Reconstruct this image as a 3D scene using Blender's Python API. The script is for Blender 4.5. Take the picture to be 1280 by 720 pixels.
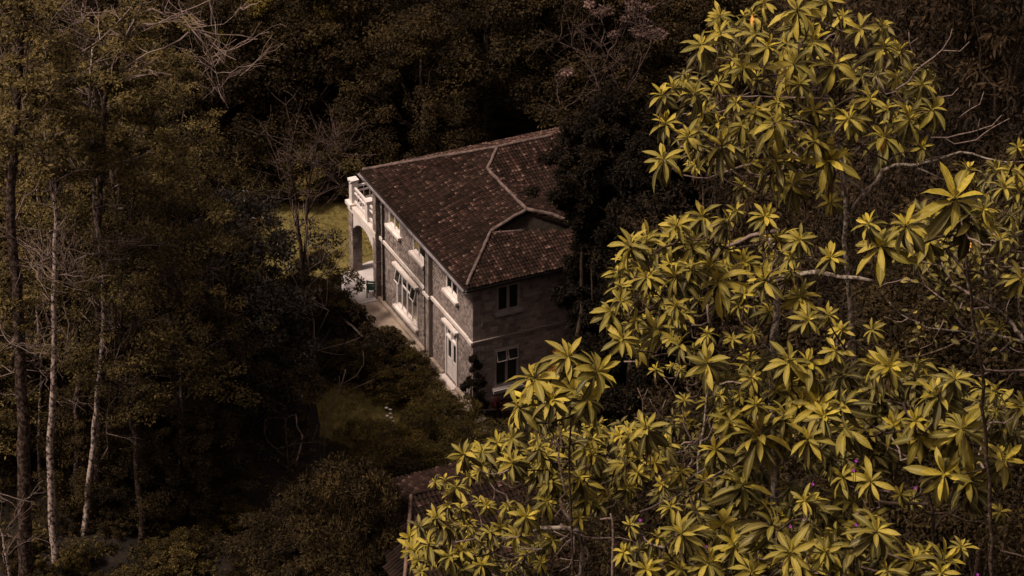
import bpy, math, random
import numpy as np
from mathutils import Matrix, Vector
random.seed(7); RNG = np.random.default_rng(7)
SC = bpy.context.scene
for _o in list(bpy.data.objects): bpy.data.objects.remove(_o)
C = SC.collection

# ------------------------------------------------------------------ camera
FPX = 4500.0; PITCH = math.radians(30.44193); ROLL = math.radians(0.50066)
CAM = np.array([0.0, 0.0, 86.0])
_r0 = np.array([1, 0, 0.]); _u0 = np.array([0, math.sin(PITCH), math.cos(PITCH)])
FWD = np.array([0, math.cos(PITCH), -math.sin(PITCH)])
RGT = math.cos(ROLL) * _r0 + math.sin(ROLL) * _u0
UPV = -math.sin(ROLL) * _r0 + math.cos(ROLL) * _u0
cam = bpy.data.cameras.new('camera'); camo = bpy.data.objects.new('camera', cam); C.objects.link(camo)
camo.matrix_world = Matrix([[RGT[i], UPV[i], -FWD[i], CAM[i]] for i in range(3)] + [[0, 0, 0, 1]])
cam.sensor_width = 36.0; cam.lens = 36.0 * FPX / 1280.0
cam.clip_start = 0.5; cam.clip_end = 8000
SC.camera = camo

# ------------------------------------------------------------------ light
SUN_EL, SUN_AZ = 57.0, 247.0          # compass style: 0 = +y (away from camera), 270 = -x (left)
world = bpy.data.worlds.new('World'); SC.world = world; world.use_nodes = True
nt = world.node_tree; nt.nodes.clear()
sky = nt.nodes.new('ShaderNodeTexSky'); sky.sky_type = 'NISHITA'; sky.sun_disc = False
sky.sun_elevation = math.radians(SUN_EL); sky.sun_rotation = math.radians(SUN_AZ)
sky.air_density = 1.4; sky.dust_density = 3.0; sky.ozone_density = 0.6
hsv = nt.nodes.new('ShaderNodeHueSaturation'); hsv.inputs['Saturation'].default_value = 0.25
tint = nt.nodes.new('ShaderNodeMix'); tint.data_type = 'RGBA'; tint.blend_type = 'MULTIPLY'
tint.inputs[0].default_value = 1.0; tint.inputs[7].default_value = (1.0, 0.76, 0.66, 1)
bg = nt.nodes.new('ShaderNodeBackground'); bg.inputs['Strength'].default_value = 0.075
wo = nt.nodes.new('ShaderNodeOutputWorld')
nt.links.new(sky.outputs[0], hsv.inputs['Color']); nt.links.new(hsv.outputs[0], tint.inputs[6])
nt.links.new(tint.outputs[2], bg.inputs['Color']); nt.links.new(bg.outputs[0], wo.inputs['Surface'])
sun = bpy.data.lights.new('sun', 'SUN'); sun.energy = 2.6; sun.angle = math.radians(9); sun.color = (1.0, 0.85, 0.72)
suno = bpy.data.objects.new('sun', sun); C.objects.link(suno)
_el, _az = math.radians(SUN_EL), math.radians(SUN_AZ)
_sd = Vector((math.sin(_az) * math.cos(_el), math.cos(_az) * math.cos(_el), math.sin(_el)))
suno.rotation_euler = _sd.to_track_quat('Z', 'Y').to_euler()
SC.view_settings.view_transform = 'Standard'; SC.view_settings.look = 'None'
SC.view_settings.exposure = 0.8; SC.view_settings.gamma = 1.0
SC.render.engine = 'CYCLES'
SC.cycles.max_bounces = 6; SC.cycles.diffuse_bounces = 2; SC.cycles.transmission_bounces = 4

# ------------------------------------------------------------------ pixel helpers (photo is 1280x720)
def ray(x, y): return FWD + RGT * (x - 640) / FPX - UPV * (y - 360) / FPX
def atY(x, y, Y): d = ray(x, y); return CAM + d * (Y / d[1])
def onZ(x, y, z=0.0): d = ray(x, y); return CAM + d * ((z - CAM[2]) / d[2])
def depth(P): return float((np.array(P) - CAM) @ FWD)
def smooth(a, b, t):
    t = np.clip((t - a) / (b - a), 0, 1); return t * t * (3 - 2 * t)
def terrain(x, y):
    x = np.asarray(x, float); y = np.asarray(y, float)
    near = np.interp(y, [-1500, -40, 0, 4, 12, 20, 34, 50, 65, 80, 93, 102, 110], [420, 92, 84, 82.6, 75, 67, 54, 39, 26, 13.5, 4.5, 1.0, 0])
    far = np.maximum(y - 172, 0); far = 0.34 * far * far / (far + 25) * (1 / (1 + far / 1500))
    w = smooth(26, 90, np.abs(x)) * smooth(90, 130, y)
    side = w * 9
    bump = (np.sin(x * .13 + 1) * np.cos(y * .11) * .8 + np.sin(x * .031) * np.sin(y * .027 + 2) * 4 * smooth(200, 320, y))
    keep = smooth(18, 32, np.abs(x + 4)) + smooth(160, 175, y) + (1 - smooth(95, 112, y))
    return near + far + side + bump * np.clip(keep, 0, 1)
def ground(x, y): return float(terrain(x, y))

# ------------------------------------------------------------------ object helpers
def tag(o, label=None, cat=None, group=None, kind=None):
    if label: o['label'] = label
    if cat: o['category'] = cat
    if group: o['group'] = group
    if kind: o['kind'] = kind
    return o
def empty(name, loc=(0, 0, 0), rz=0.0):
    o = bpy.data.objects.new(name, None); C.objects.link(o); o.location = tuple(float(v) for v in loc)
    o.rotation_euler = (0, 0, rz); o.empty_display_size = .3
    return o
def link_mesh(name, me, mat, parent=None, loc=None):
    o = bpy.data.objects.new(name, me); C.objects.link(o)
    if mat is not None and len(me.materials) == 0: me.materials.append(mat)
    if parent is not None: o.parent = parent
    if loc is not None: o.location = tuple(float(v) for v in loc)
    return o
class MB:
    """collects polygons, builds one mesh"""
    def __init__(s): s.v = []; s.f = []; s.a = []
    def add(s, vs, fs, a=None):
        n = len(s.v); s.v.extend([tuple(map(float, p)) for p in vs]); s.f.extend([tuple(i + n for i in q) for q in fs])
        s.a.extend([random.random() if a is None else a] * len(vs)); return s
    def box(s, x0, x1, y0, y1, z0, z1, a=None):
        return s.add([(x0, y0, z0), (x1, y0, z0), (x1, y1, z0), (x0, y1, z0), (x0, y0, z1), (x1, y0, z1), (x1, y1, z1), (x0, y1, z1)],
                     [(0, 3, 2, 1), (4, 5, 6, 7), (0, 1, 5, 4), (1, 2, 6, 5), (2, 3, 7, 6), (3, 0, 4, 7)], a)
    def hexa(s, lo, hi, a=None):
        return s.add(list(lo) + list(hi), [(0, 3, 2, 1), (4, 5, 6, 7), (0, 1, 5, 4), (1, 2, 6, 5), (2, 3, 7, 6), (3, 0, 4, 7)], a)
    def tube(s, pts, rad, n=6, a=None, cap=True):
        P = np.array(pts, float); m = len(P)
        if np.isscalar(rad): rad = [rad] * m
        T = np.gradient(P, axis=0); T /= (np.linalg.norm(T, axis=1)[:, None] + 1e-9)
        ref = np.array([0.31, 0.2, 0.93]);
        if abs(T[0] @ ref) > .95: ref = np.array([1., 0, 0])
        N = np.cross(T[0], ref); N /= np.linalg.norm(N); vs = []
        for i in range(m):
            N = N - T[i] * (N @ T[i]); N /= (np.linalg.norm(N) + 1e-9); B = np.cross(T[i], N)
            for k in range(n):
                t = 2 * math.pi * k / n
                vs.append(P[i] + (N * math.cos(t) + B * math.sin(t)) * rad[i])
        fs = [(i * n + k, i * n + (k + 1) % n, (i + 1) * n + (k + 1) % n, (i + 1) * n + k) for i in range(m - 1) for k in range(n)]
        if cap: fs += [tuple(range((m - 1) * n, m * n)), tuple(range(n - 1, -1, -1))]
        return s.add(vs, fs, a)
    def mesh(s, name, smooth_=False):
        me = bpy.data.meshes.new(name); me.from_pydata(s.v, [], s.f)
        at = me.attributes.new('rnd', 'FLOAT', 'POINT'); at.data.foreach_set('value', np.array(s.a, dtype=np.float32))
        if smooth_: me.polygons.foreach_set('use_smooth', [True] * len(me.polygons))
        me.update(); return me
    def build(s, name, mat, parent=None, smooth_=False): return link_mesh(name, s.mesh(name, smooth_), mat, parent)
def np_mesh(name, V, F, attrs=None, smooth_=False):
    """V (n,3), F (m,4) numpy -> mesh, quick"""
    me = bpy.data.meshes.new(name); n = len(V); m, k = F.shape
    me.vertices.add(n); me.vertices.foreach_set('co', V.astype(np.float32).ravel())
    me.loops.add(m * k); me.loops.foreach_set('vertex_index', F.astype(np.int32).ravel())
    me.polygons.add(m); me.polygons.foreach_set('loop_start', np.arange(0, m * k, k, dtype=np.int32))
    me.polygons.foreach_set('loop_total', np.full(m, k, dtype=np.int32))
    if smooth_: me.polygons.foreach_set('use_smooth', np.ones(m, dtype=bool))
    for nm, arr in (attrs or {}).items():
        at = me.attributes.new(nm, 'FLOAT', 'POINT'); at.data.foreach_set('value', np.asarray(arr, dtype=np.float32))
    me.update(calc_edges=True); me.validate(); return me
def copy_tree(o, parent=None):
    c = o.copy(); C.objects.link(c)
    if parent is not None: c.parent = parent
    for ch in list(o.children): copy_tree(ch, c)
    return c

# ------------------------------------------------------------------ materials
def new_mat(name):
    m = bpy.data.materials.new(name); m.use_nodes = True; t = m.node_tree; t.nodes.clear()
    b = t.nodes.new('ShaderNodeBsdfPrincipled'); o = t.nodes.new('ShaderNodeOutputMaterial')
    t.links.new(b.outputs[0], o.inputs['Surface']); return m, t, b, o
def N(t, typ, **kw):
    n = t.nodes.new(typ)
    for k, v in kw.items():
        if hasattr(n, k): setattr(n, k, v)
    return n
def ramp(t, src, stops):
    r = t.nodes.new('ShaderNodeValToRGB'); e = r.color_ramp.elements
    while len(e) < len(stops): e.new(.5)
    for i, (p, c) in enumerate(stops): e[i].position = p; e[i].color = (*c, 1) if len(c) == 3 else c
    t.links.new(src, r.inputs[0]); return r.outputs[0]
def noise(t, scale, detail=4, coord='Object', rough=.6):
    tc = N(t, 'ShaderNodeTexCoord'); n = N(t, 'ShaderNodeTexNoise'); n.inputs['Scale'].default_value = scale
    n.inputs['Detail'].default_value = detail; n.inputs['Roughness'].default_value = rough
    t.links.new(tc.outputs[coord], n.inputs['Vector']); return n.outputs['Fac']
def mixc(t, fac, a, b, mode='MIX'):
    m = N(t, 'ShaderNodeMix', data_type='RGBA', blend_type=mode)
    for i, v in ((0, fac), (6, a), (7, b)):
        if isinstance(v, (float, int)): m.inputs[i].default_value = v
        elif isinstance(v, tuple): m.inputs[i].default_value = (*v, 1) if len(v) == 3 else v
        else: t.links.new(v, m.inputs[i])
    return m.outputs[2]
def bump(t, b, h, strength=.3, dist=.02):
    n = N(t, 'ShaderNodeBump'); n.inputs['Strength'].default_value = strength; n.inputs['Distance'].default_value = dist
    t.links.new(h, n.inputs['Height']); t.links.new(n.outputs[0], b.inputs['Normal'])
def attr(t, name): a = N(t, 'ShaderNodeAttribute'); a.attribute_name = name; return a.outputs['Fac']
def basic(name, c0, c1, scale=6, rough=.85, bs=.3, bd=.01, spec=.3, coord='Object'):
    m, t, b, o = new_mat(name); n = noise(t, scale, 6, coord)
    t.links.new(ramp(t, n, [(.32, c0), (.68, c1)]), b.inputs['Base Color']); b.inputs['Roughness'].default_value = rough
    b.inputs['Specular IOR Level'].default_value = spec; bump(t, b, noise(t, scale * 4, 4, coord), bs, bd); return m
M = {}
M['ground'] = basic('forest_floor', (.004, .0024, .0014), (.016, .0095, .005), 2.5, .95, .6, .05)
m, t, b, o = new_mat('lawn_grass')
c = mixc(t, noise(t, .55, 3), (.14, .112, .036), (.20, .157, .05)); c = mixc(t, ramp(t, noise(t, 9, 6), [(.35, (0, 0, 0)), (.7, (1, 1, 1))]), c, (.085, .066, .025))
t.links.new(c, b.inputs['Base Color']); b.inputs['Roughness'].default_value = .95; b.inputs['Specular IOR Level'].default_value = .1
bump(t, b, noise(t, 26, 4), .7, .04); M['lawn'] = m
def leaf_mat(name, dark, mid, light, trans=.10, rough=.7, spec=.10):
    m, t, b, o = new_mat(name)
    r = attr(t, 'rnd'); cl = attr(t, 'cl')
    ob = N(t, 'ShaderNodeObjectInfo')
    k = N(t, 'ShaderNodeMath', operation='MULTIPLY_ADD'); t.links.new(r, k.inputs[0]); k.inputs[1].default_value = .55
    k2 = N(t, 'ShaderNodeMath', operation='MULTIPLY'); t.links.new(cl, k2.inputs[0]); k2.inputs[1].default_value = .45
    t.links.new(k2.outputs[0], k.inputs[2])
    k3 = N(t, 'ShaderNodeMath', operation='MULTIPLY_ADD'); t.links.new(ob.outputs['Random'], k3.inputs[0]); k3.inputs[1].default_value = .24; k3.inputs[2].default_value = -.12
    k4 = N(t, 'ShaderNodeMath', operation='ADD'); t.links.new(k.outputs[0], k4.inputs[0]); t.links.new(k3.outputs[0], k4.inputs[1])
    col = ramp(t, k4.outputs[0], [(.1, dark), (.5, mid), (.93, light)])
    t.links.new(col, b.inputs['Base Color']); b.inputs['Roughness'].default_value = rough; b.inputs['Specular IOR Level'].default_value = spec
    tr = N(t, 'ShaderNodeBsdfTranslucent'); t.links.new(col, tr.inputs['Color'])
    mx = N(t, 'ShaderNodeMixShader'); mx.inputs[0].default_value = trans
    t.links.new(b.outputs[0], mx.inputs[1]); t.links.new(tr.outputs[0], mx.inputs[2]); t.links.new(mx.outputs[0], o.inputs['Surface'])
    return m
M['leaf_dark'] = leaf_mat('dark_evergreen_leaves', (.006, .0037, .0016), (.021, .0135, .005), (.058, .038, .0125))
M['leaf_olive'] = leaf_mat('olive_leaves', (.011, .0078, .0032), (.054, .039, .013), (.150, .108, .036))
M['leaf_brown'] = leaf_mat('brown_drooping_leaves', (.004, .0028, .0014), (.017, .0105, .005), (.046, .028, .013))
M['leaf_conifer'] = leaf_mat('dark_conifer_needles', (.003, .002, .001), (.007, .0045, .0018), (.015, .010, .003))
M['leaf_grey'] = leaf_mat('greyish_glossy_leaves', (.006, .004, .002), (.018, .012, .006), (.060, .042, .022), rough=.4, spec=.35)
M['leaf_lit'] = leaf_mat('sunlit_yellow_green_leaves', (.035, .026, .005), (.10, .072, .013), (.19, .14, .024))  # yellow green leaves, brightened so the colour carries the sunlight
M['leaf_feather'] = leaf_mat('feathery_green_sprays', (.012, .009, .0035), (.060, .043, .012), (.15, .108, .026))
M['leaf_red'] = leaf_mat('dull_red_leaves', (.03, .006, .005), (.08, .016, .013), (.15, .04, .03))
M['leaf_orange'] = leaf_mat('orange_yellow_blossom', (.12, .04, .01), (.30, .12, .02), (.45, .22, .04))
M['leaf_pink'] = leaf_mat('pinkish_pale_leaves', (.02, .012, .010), (.09, .055, .045), (.22, .145, .12))
M['under'] = leaf_mat('undergrowth_leaves', (.008, .0055, .002), (.036, .025, .008), (.11, .077, .02))
def bark(name, base, pale, thr=.5, scale=7):
    m, t, b, o = new_mat(name)
    tc = N(t, 'ShaderNodeTexCoord'); mp = N(t, 'ShaderNodeMapping'); mp.inputs['Scale'].default_value = (1, 1, .8)
    t.links.new(tc.outputs['Object'], mp.inputs[0])
    n = N(t, 'ShaderNodeTexNoise'); n.inputs['Scale'].default_value = scale; n.inputs['Detail'].default_value = 7; n.inputs['Roughness'].default_value = .7
    t.links.new(mp.outputs[0], n.inputs['Vector'])
    col = ramp(t, n.outputs['Fac'], [(thr - .05, base), (thr + .045, pale)])
    t.links.new(col, b.inputs['Base Color']); b.inputs['Roughness'].default_value = .9; b.inputs['Specular IOR Level'].default_value = .1; bump(t, b, n.outputs['Fac'], .6, .02); return m
M['bark_dark'] = bark('dark_mottled_bark', (.018, .011, .008), (.095, .066, .052), .53, 7)
M['bark_pale'] = bark('pale_mottled_bark', (.035, .024, .019), (.36, .28, .24), .49, 7)
M['bark_lichen'] = bark('lichen_spotted_bark', (.07, .05, .036), (.30, .25, .20), .5, 22)
M['bark_twig'] = bark('pale_twig_bark', (.07, .047, .038), (.21, .155, .13), .45, 30)
M['bark_dim'] = bark('dim_brown_twig_bark', (.018, .011, .009), (.075, .050, .042), .5, 20)
M['bark_mid'] = bark('greyish_twig_bark', (.045, .031, .025), (.155, .113, .094), .47, 20)
M['bark_brown'] = bark('brown_stem_bark', (.035, .022, .014), (.11, .08, .06), .55, 30)
M['white'] = basic('pinkish_white_paint', (.56, .50, .48), (.70, .635, .61), 3, .6, .1, .003)
m, t, b, o = new_mat('weathered_white_trim')
col = mixc(t, ramp(t, noise(t, 2.2, 6), [(.45, (0, 0, 0)), (.75, (.7, .7, .7))]), (.64, .57, .53), (.36, .28, .21))
t.links.new(col, b.inputs['Base Color']); b.inputs['Roughness'].default_value = .75; bump(t, b, noise(t, 20, 4), .15, .01); M['trim'] = m
def stone(name, stops):
    m, t, b, o = new_mat(name)
    col = ramp(t, attr(t, 'rnd'), stops); col = mixc(t, noise(t, 14, 5), col, mixc(t, .4, col, (.12, .09, .075)))
    t.links.new(col, b.inputs['Base Color']); b.inputs['Roughness'].default_value = .92; bump(t, b, noise(t, 30, 5), .6, .02); return m
M['stone'] = stone('grey_brown_stone', [(0, (.12, .092, .085)), (.4, (.215, .170, .150)), (.8, (.31, .25, .225)), (1, (.17, .12, .11))])
M['mortar'] = basic('lime_mortar', (.19, .155, .14), (.26, .215, .195), 9, .95, .4, .01)
M['mortar_dark'] = M['mortar']
m, t, b, o = new_mat('clay_roof_tile')
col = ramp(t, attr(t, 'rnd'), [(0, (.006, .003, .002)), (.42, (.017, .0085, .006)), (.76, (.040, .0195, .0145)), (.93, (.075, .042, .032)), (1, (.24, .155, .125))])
col = mixc(t, ramp(t, noise(t, 1.1, 5), [(.40, (0, 0, 0)), (.72, (.75, .75, .75))]), col, (.020, .013, .009))
t.links.new(col, b.inputs['Base Color']); b.inputs['Roughness'].default_value = .8; b.inputs['Specular IOR Level'].default_value = .08; bump(t, b, noise(t, 24, 5), .5, .01); M['tile'] = m
M['tile_far'] = m
M['ridge'] = basic('mortared_ridge_cap', (.04, .025, .020), (.15, .105, .09), 4, .9, .5, .02)
M['gutter'] = basic('grey_metal_gutter', (.10, .085, .09), (.20, .17, .18), 3, .5, .2, .004, .5)
M['pipe'] = basic('black_iron_pipe', (.008, .007, .007), (.02, .016, .014), 8, .5, .1, .002, .4)
M['dark_wood'] = basic('dark_soffit_wood', (.012, .008, .006), (.03, .02, .015), 8, .8, .3, .01)
M['paving'] = basic('worn_terrace_paving', (.24, .185, .14), (.40, .32, .26), 1.6, .9, .3, .01)
M['slab'] = basic('pale_grey_concrete', (.40, .36, .35), (.52, .47, .46), 2.0, .9, .2, .005)
M['interior'] = basic('dim_room_interior', (.02, .016, .012), (.03, .025, .02), 2, .95, .1, .002)
m, t, b, o = new_mat('window_glass'); b.inputs['Base Color'].default_value = (.10, .12, .11, 1); b.inputs['Transmission Weight'].default_value = .9
b.inputs['Roughness'].default_value = .05; b.inputs['IOR'].default_value = 1.45
M['glass'] = m
M['green_paint'] = basic('dull_green_painted_wood', (.02, .05, .035), (.045, .09, .065), 8, .6, .2, .003)
M['flower_white'] = basic('white_petals', (.5, .44, .42), (.62, .56, .54), 9, .7, .1, .002)
M['flower_magenta'] = basic('magenta_petals', (.20, .02, .22), (.30, .04, .32), 9, .6, .1, .002)
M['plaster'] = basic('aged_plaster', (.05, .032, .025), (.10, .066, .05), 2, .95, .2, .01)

def big_leaf_mat(name, dead=False):
    m, t, b, o = new_mat(name)
    ob = N(t, 'ShaderNodeObjectInfo'); r = attr(t, 'rnd'); age = attr(t, 'age'); rib = attr(t, 'rib')
    ad = N(t, 'ShaderNodeMath', operation='ADD'); t.links.new(ob.outputs['Random'], ad.inputs[0]); t.links.new(r, ad.inputs[1])
    fr = N(t, 'ShaderNodeMath', operation='FRACT'); t.links.new(ad.outputs[0], fr.inputs[0])
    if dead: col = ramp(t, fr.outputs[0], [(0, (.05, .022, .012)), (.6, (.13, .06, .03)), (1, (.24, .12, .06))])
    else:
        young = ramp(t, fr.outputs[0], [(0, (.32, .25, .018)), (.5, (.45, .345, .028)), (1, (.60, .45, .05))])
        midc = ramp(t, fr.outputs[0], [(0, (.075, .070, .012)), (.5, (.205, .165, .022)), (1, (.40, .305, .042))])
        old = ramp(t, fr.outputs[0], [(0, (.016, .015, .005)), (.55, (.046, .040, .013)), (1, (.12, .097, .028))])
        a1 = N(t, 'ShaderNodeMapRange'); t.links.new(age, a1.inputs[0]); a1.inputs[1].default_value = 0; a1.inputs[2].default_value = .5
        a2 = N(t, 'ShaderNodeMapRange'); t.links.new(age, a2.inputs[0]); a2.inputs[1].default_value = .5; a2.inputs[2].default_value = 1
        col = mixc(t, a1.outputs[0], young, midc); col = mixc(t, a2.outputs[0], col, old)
        col = mixc(t, ramp(t, noise(t, 9, 4), [(.45, (0, 0, 0)), (.72, (.6, .6, .6))]), col, (.15, .095, .018)); col = mixc(t, ramp(t, noise(t, 46, 2), [(.66, (0, 0, 0)), (.72, (.8, .8, .8))]), col, (.09, .045, .015))
    rb = N(t, 'ShaderNodeMath', operation='POWER'); t.links.new(rib, rb.inputs[0]); rb.inputs[1].default_value = 5.0
    rs = N(t, 'ShaderNodeMath', operation='MULTIPLY'); t.links.new(rb.outputs[0], rs.inputs[0]); rs.inputs[1].default_value = .6
    col = mixc(t, rs.outputs[0], col, (.40, .35, .12) if not dead else (.2, .12, .06))
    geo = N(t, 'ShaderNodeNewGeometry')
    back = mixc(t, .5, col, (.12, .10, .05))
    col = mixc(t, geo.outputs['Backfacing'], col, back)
    uv = N(t, 'ShaderNodeAttribute'); uv.attribute_name = 'lu'; lv = N(t, 'ShaderNodeAttribute'); lv.attribute_name = 'rib'
    k = N(t, 'ShaderNodeMath', operation='MULTIPLY_ADD'); t.links.new(lv.outputs['Fac'], k.inputs[0]); k.inputs[1].default_value = .16; t.links.new(uv.outputs['Fac'], k.inputs[2])
    s = N(t, 'ShaderNodeMath', operation='MULTIPLY'); t.links.new(k.outputs[0], s.inputs[0]); s.inputs[1].default_value = 80
    sn = N(t, 'ShaderNodeMath', operation='SINE'); t.links.new(s.outputs[0], sn.inputs[0])
    bump(t, b, sn.outputs[0], .28, .004)
    t.links.new(col, b.inputs['Base Color']); b.inputs['Roughness'].default_value = .5 if not dead else .9; b.inputs['Specular IOR Level'].default_value = .2 if not dead else .05
    tr = N(t, 'ShaderNodeBsdfTranslucent'); t.links.new(col, tr.inputs['Color'])
    mx = N(t, 'ShaderNodeMixShader'); mx.inputs[0].default_value = .22
    t.links.new(b.outputs[0], mx.inputs[1]); t.links.new(tr.outputs[0], mx.inputs[2]); t.links.new(mx.outputs[0], o.inputs['Surface'])
    return m
M['big_leaf'] = big_leaf_mat('large_tree_leaf'); M['dead_leaf'] = big_leaf_mat('withered_leaf', True)
M['orange_leaf'] = basic('orange_dying_leaf', (.42, .16, .02), (.55, .26, .04), 9, .6, .1, .002)

# ------------------------------------------------------------------ terrain
def make_ground():
    xs = np.concatenate([np.linspace(-2500, -130, 14)[:-1], np.linspace(-130, 130, 150), np.linspace(130, 2500, 14)[1:]])
    ys = np.concatenate([np.linspace(-1500, -30, 8)[:-1], np.linspace(-30, 260, 200), np.linspace(260, 4000, 22)[1:]])
    X, Y = np.meshgrid(xs, ys); Z = terrain(X, Y); V = np.stack([X, Y, Z], -1).reshape(-1, 3)
    nx, ny = len(xs), len(ys); i = np.arange(ny - 1)[:, None] * nx + np.arange(nx - 1)[None, :]; i = i.ravel()
    F = np.stack([i, i + 1, i + nx + 1, i + nx], 1)
    o = link_mesh('ground', np_mesh('ground', V, F, smooth_=True), M['ground']); tag(o, kind='structure')
make_ground()
def sheet(name, pts, mat, z=.03, label=None):
    """irregular flat patch with a low real edge"""
    P = [np.array([p[0], p[1]]) for p in pts]; out = []
    for i in range(len(P)):
        a, b_ = P[i], P[(i + 1) % len(P)]; n = max(1, int(np.linalg.norm(b_ - a) / .6))
        for k in range(n): out.append(a + (b_ - a) * k / n + RNG.normal(0, .07, 2) * (0 if name in ('paved_slab',) else 1))
    vs = [(p[0], p[1], z) for p in out] + [(p[0], p[1], -.12) for p in out]; n = len(out)
    mb = MB().add(vs, [tuple(range(n))] + [(i, (i + 1) % n, n + (i + 1) % n, n + i) for i in range(n)])
    o = mb.build(name, mat); tag(o, kind='structure'); return o
sheet('lawn', [onZ(318, 300)[:2], onZ(330, 262)[:2], onZ(352, 251)[:2], onZ(420, 246)[:2], onZ(500, 243)[:2], onZ(520, 300)[:2], onZ(482, 330)[:2], onZ(455, 336)[:2], onZ(400, 352)[:2], onZ(340, 348)[:2]][::-1], M['lawn'])
sheet('lawn', [onZ(396, 500)[:2], onZ(425, 478)[:2], onZ(470, 480)[:2], onZ(510, 505)[:2], onZ(490, 545)[:2], onZ(440, 560)[:2], onZ(400, 545)[:2]][::-1], M['lawn'])

# ------------------------------------------------------------------ the house (local axes: x = V, along the shaded wall; y = U, along the lit wall, away)
TH = math.radians(25.27308); HX, HY = -2.036, 134.892
house = empty('stone_house', (HX, HY, 0), TH)
tag(house, 'two storey stone house with white windows under a brown hipped tile roof', 'house')
_ex = np.array([math.cos(TH), math.sin(TH), 0]); _ey = np.array([-math.sin(TH), math.cos(TH), 0])
def L2W(V, U, z=0.0): return np.array([HX, HY, 0]) + _ex * V + _ey * U + np.array([0, 0, z])
def W2L(P): d = np.array(P, float) - np.array([HX, HY, 0]); return d @ _ex, d @ _ey, d[2]
E = 6.6; KL = .309; KN = .277; KF = .493; KM = .2745; O = .726
VR = 13.6          # right hand end of the main block
# openings: (a0,a1,z0,z1) along each wall
LEFT = [(8.72, 10.05, 4.58, 5.75), (5.95, 7.30, 4.58, 5.75), (2.35, 3.62, 4.58, 5.75), (6.80, 9.22, .72, 2.88), (2.34, 3.62, .16, 2.90)]
RIGHT = [(1.76, 2.94, .74, 2.70), (1.84, 2.96, 4.62, 5.95)]
def cells(a0, a1, z0, z1, ops):
    A = sorted({a0, a1} | {v for q in ops for v in q[:2] if a0 < v < a1}); Z = sorted({z0, z1} | {v for q in ops for v in q[2:] if z0 < v < z1})
    for i in range(len(A) - 1):
        for k in range(len(Z) - 1):
            ca, cz = (A[i] + A[i + 1]) / 2, (Z[k] + Z[k + 1]) / 2
            if not any(q[0] < ca < q[1] and q[2] < cz < q[3] for q in ops): yield A[i], A[i + 1], Z[k], Z[k + 1]
def wall(name, fixed, a0, a1, z1, ops, side, thick=.34):
    """side 'L': outer face at x=fixed facing -x ; 'R': outer face at y=fixed facing -y"""
    mb = MB()
    for (p, q, r, s) in cells(a0, a1, -.3, z1, ops):
        if side == 'L': mb.box(fixed, fixed + thick, p, q, r, s)
        else: mb.box(p, q, fixed, fixed + thick, r, s)
    w = mb.build(name, M['mortar'], house)
    st = MB(); z = -.05; row = 0
    while z < z1 - .05:
        h = random.uniform(.11, .17) if side == 'L' else random.uniform(.15, .23); a = a0 + .005 - random.uniform(0, .2)
        while a < a1:
            wd = random.uniform(.12, .27) if side == 'L' else random.uniform(.18, .40); p, q = max(a, a0 + .004), min(a + wd, a1 - .004); a += wd
            zz1 = min(z + h, z1 - .004)
            if q - p < .06: continue
            bad = False
            for op in ops:
                if p < op[1] + .02 and q > op[0] - .02 and z < op[3] + .02 and zz1 > op[2] - .02:
                    if p < op[0] - .06: q = op[0] - .03
                    elif q > op[1] + .06: p = op[1] + .03
                    else: bad = True
            if bad or q - p < .05: continue
            g = .006; j = lambda: random.uniform(-.005, .005)
            d = random.uniform(.012, .034); e = .014
            if side == 'L':
                lo = [(fixed + .02, p + g, z + g), (fixed + .02, p + g, zz1 - g), (fixed + .02, q - g, zz1 - g), (fixed + .02, q - g, z + g)]
                hi = [(fixed - d + j(), p + g + e, z + g + e), (fixed - d + j(), p + g + e, zz1 - g - e), (fixed - d + j(), q - g - e, zz1 - g - e), (fixed - d + j(), q - g - e, z + g + e)]
            else:
                lo = [(p + g, fixed + .02, z + g), (q - g, fixed + .02, z + g), (q - g, fixed + .02, zz1 - g), (p + g, fixed + .02, zz1 - g)]
                hi = [(p + g + e, fixed - d + j(), z + g + e), (q - g - e, fixed - d + j(), z + g + e), (q - g - e, fixed - d + j(), zz1 - g - e), (p + g + e, fixed - d + j(), zz1 - g - e)]
            st.hexa(lo, hi)
        z += h; row += 1
    s_ = st.build('wall_stones', M['stone'], w); s_['kind'] = 'stuff'
    return w
wall('wall', O, O, 11.04, 6.58, LEFT, 'L')
wall('wall', O, O + .36, 8.0, 6.58, RIGHT, 'R')
# rest of the shell, seen only past the trees
sh = MB(); sh.box(O + .01, 12.9, 11.04, 11.38, -.3, 6.58); sh.box(8.0, 8.34, O, 3.0, -.3, 6.58); sh.box(8.0, 12.9, 3.0, 3.34, -.3, 6.58); sh.box(12.9, 13.24, 3.0, 11.38, -.3, 6.58)
sh.build('back_wall', M['mortar'], house)
fl = MB(); fl.box(O + .35, 12.8, 3.4, 11.0, 3.1, 3.3); fl.box(O + .35, 7.9, O + .36, 3.4, 3.1, 3.3); fl.build('upper_floor', M['interior'], house)
# quoin return at the near corner
q = MB(); z = 0.0; k = 0
while z < 6.5:
    h = .26
    L1 = .42 if k % 2 else .24
    q.box(O - .045, O + L1 * .8, O - .05, O - .021, z + .008, z + h - .008); z += h; k += 1
q.build('corner_stones', M['stone'], house)

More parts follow.
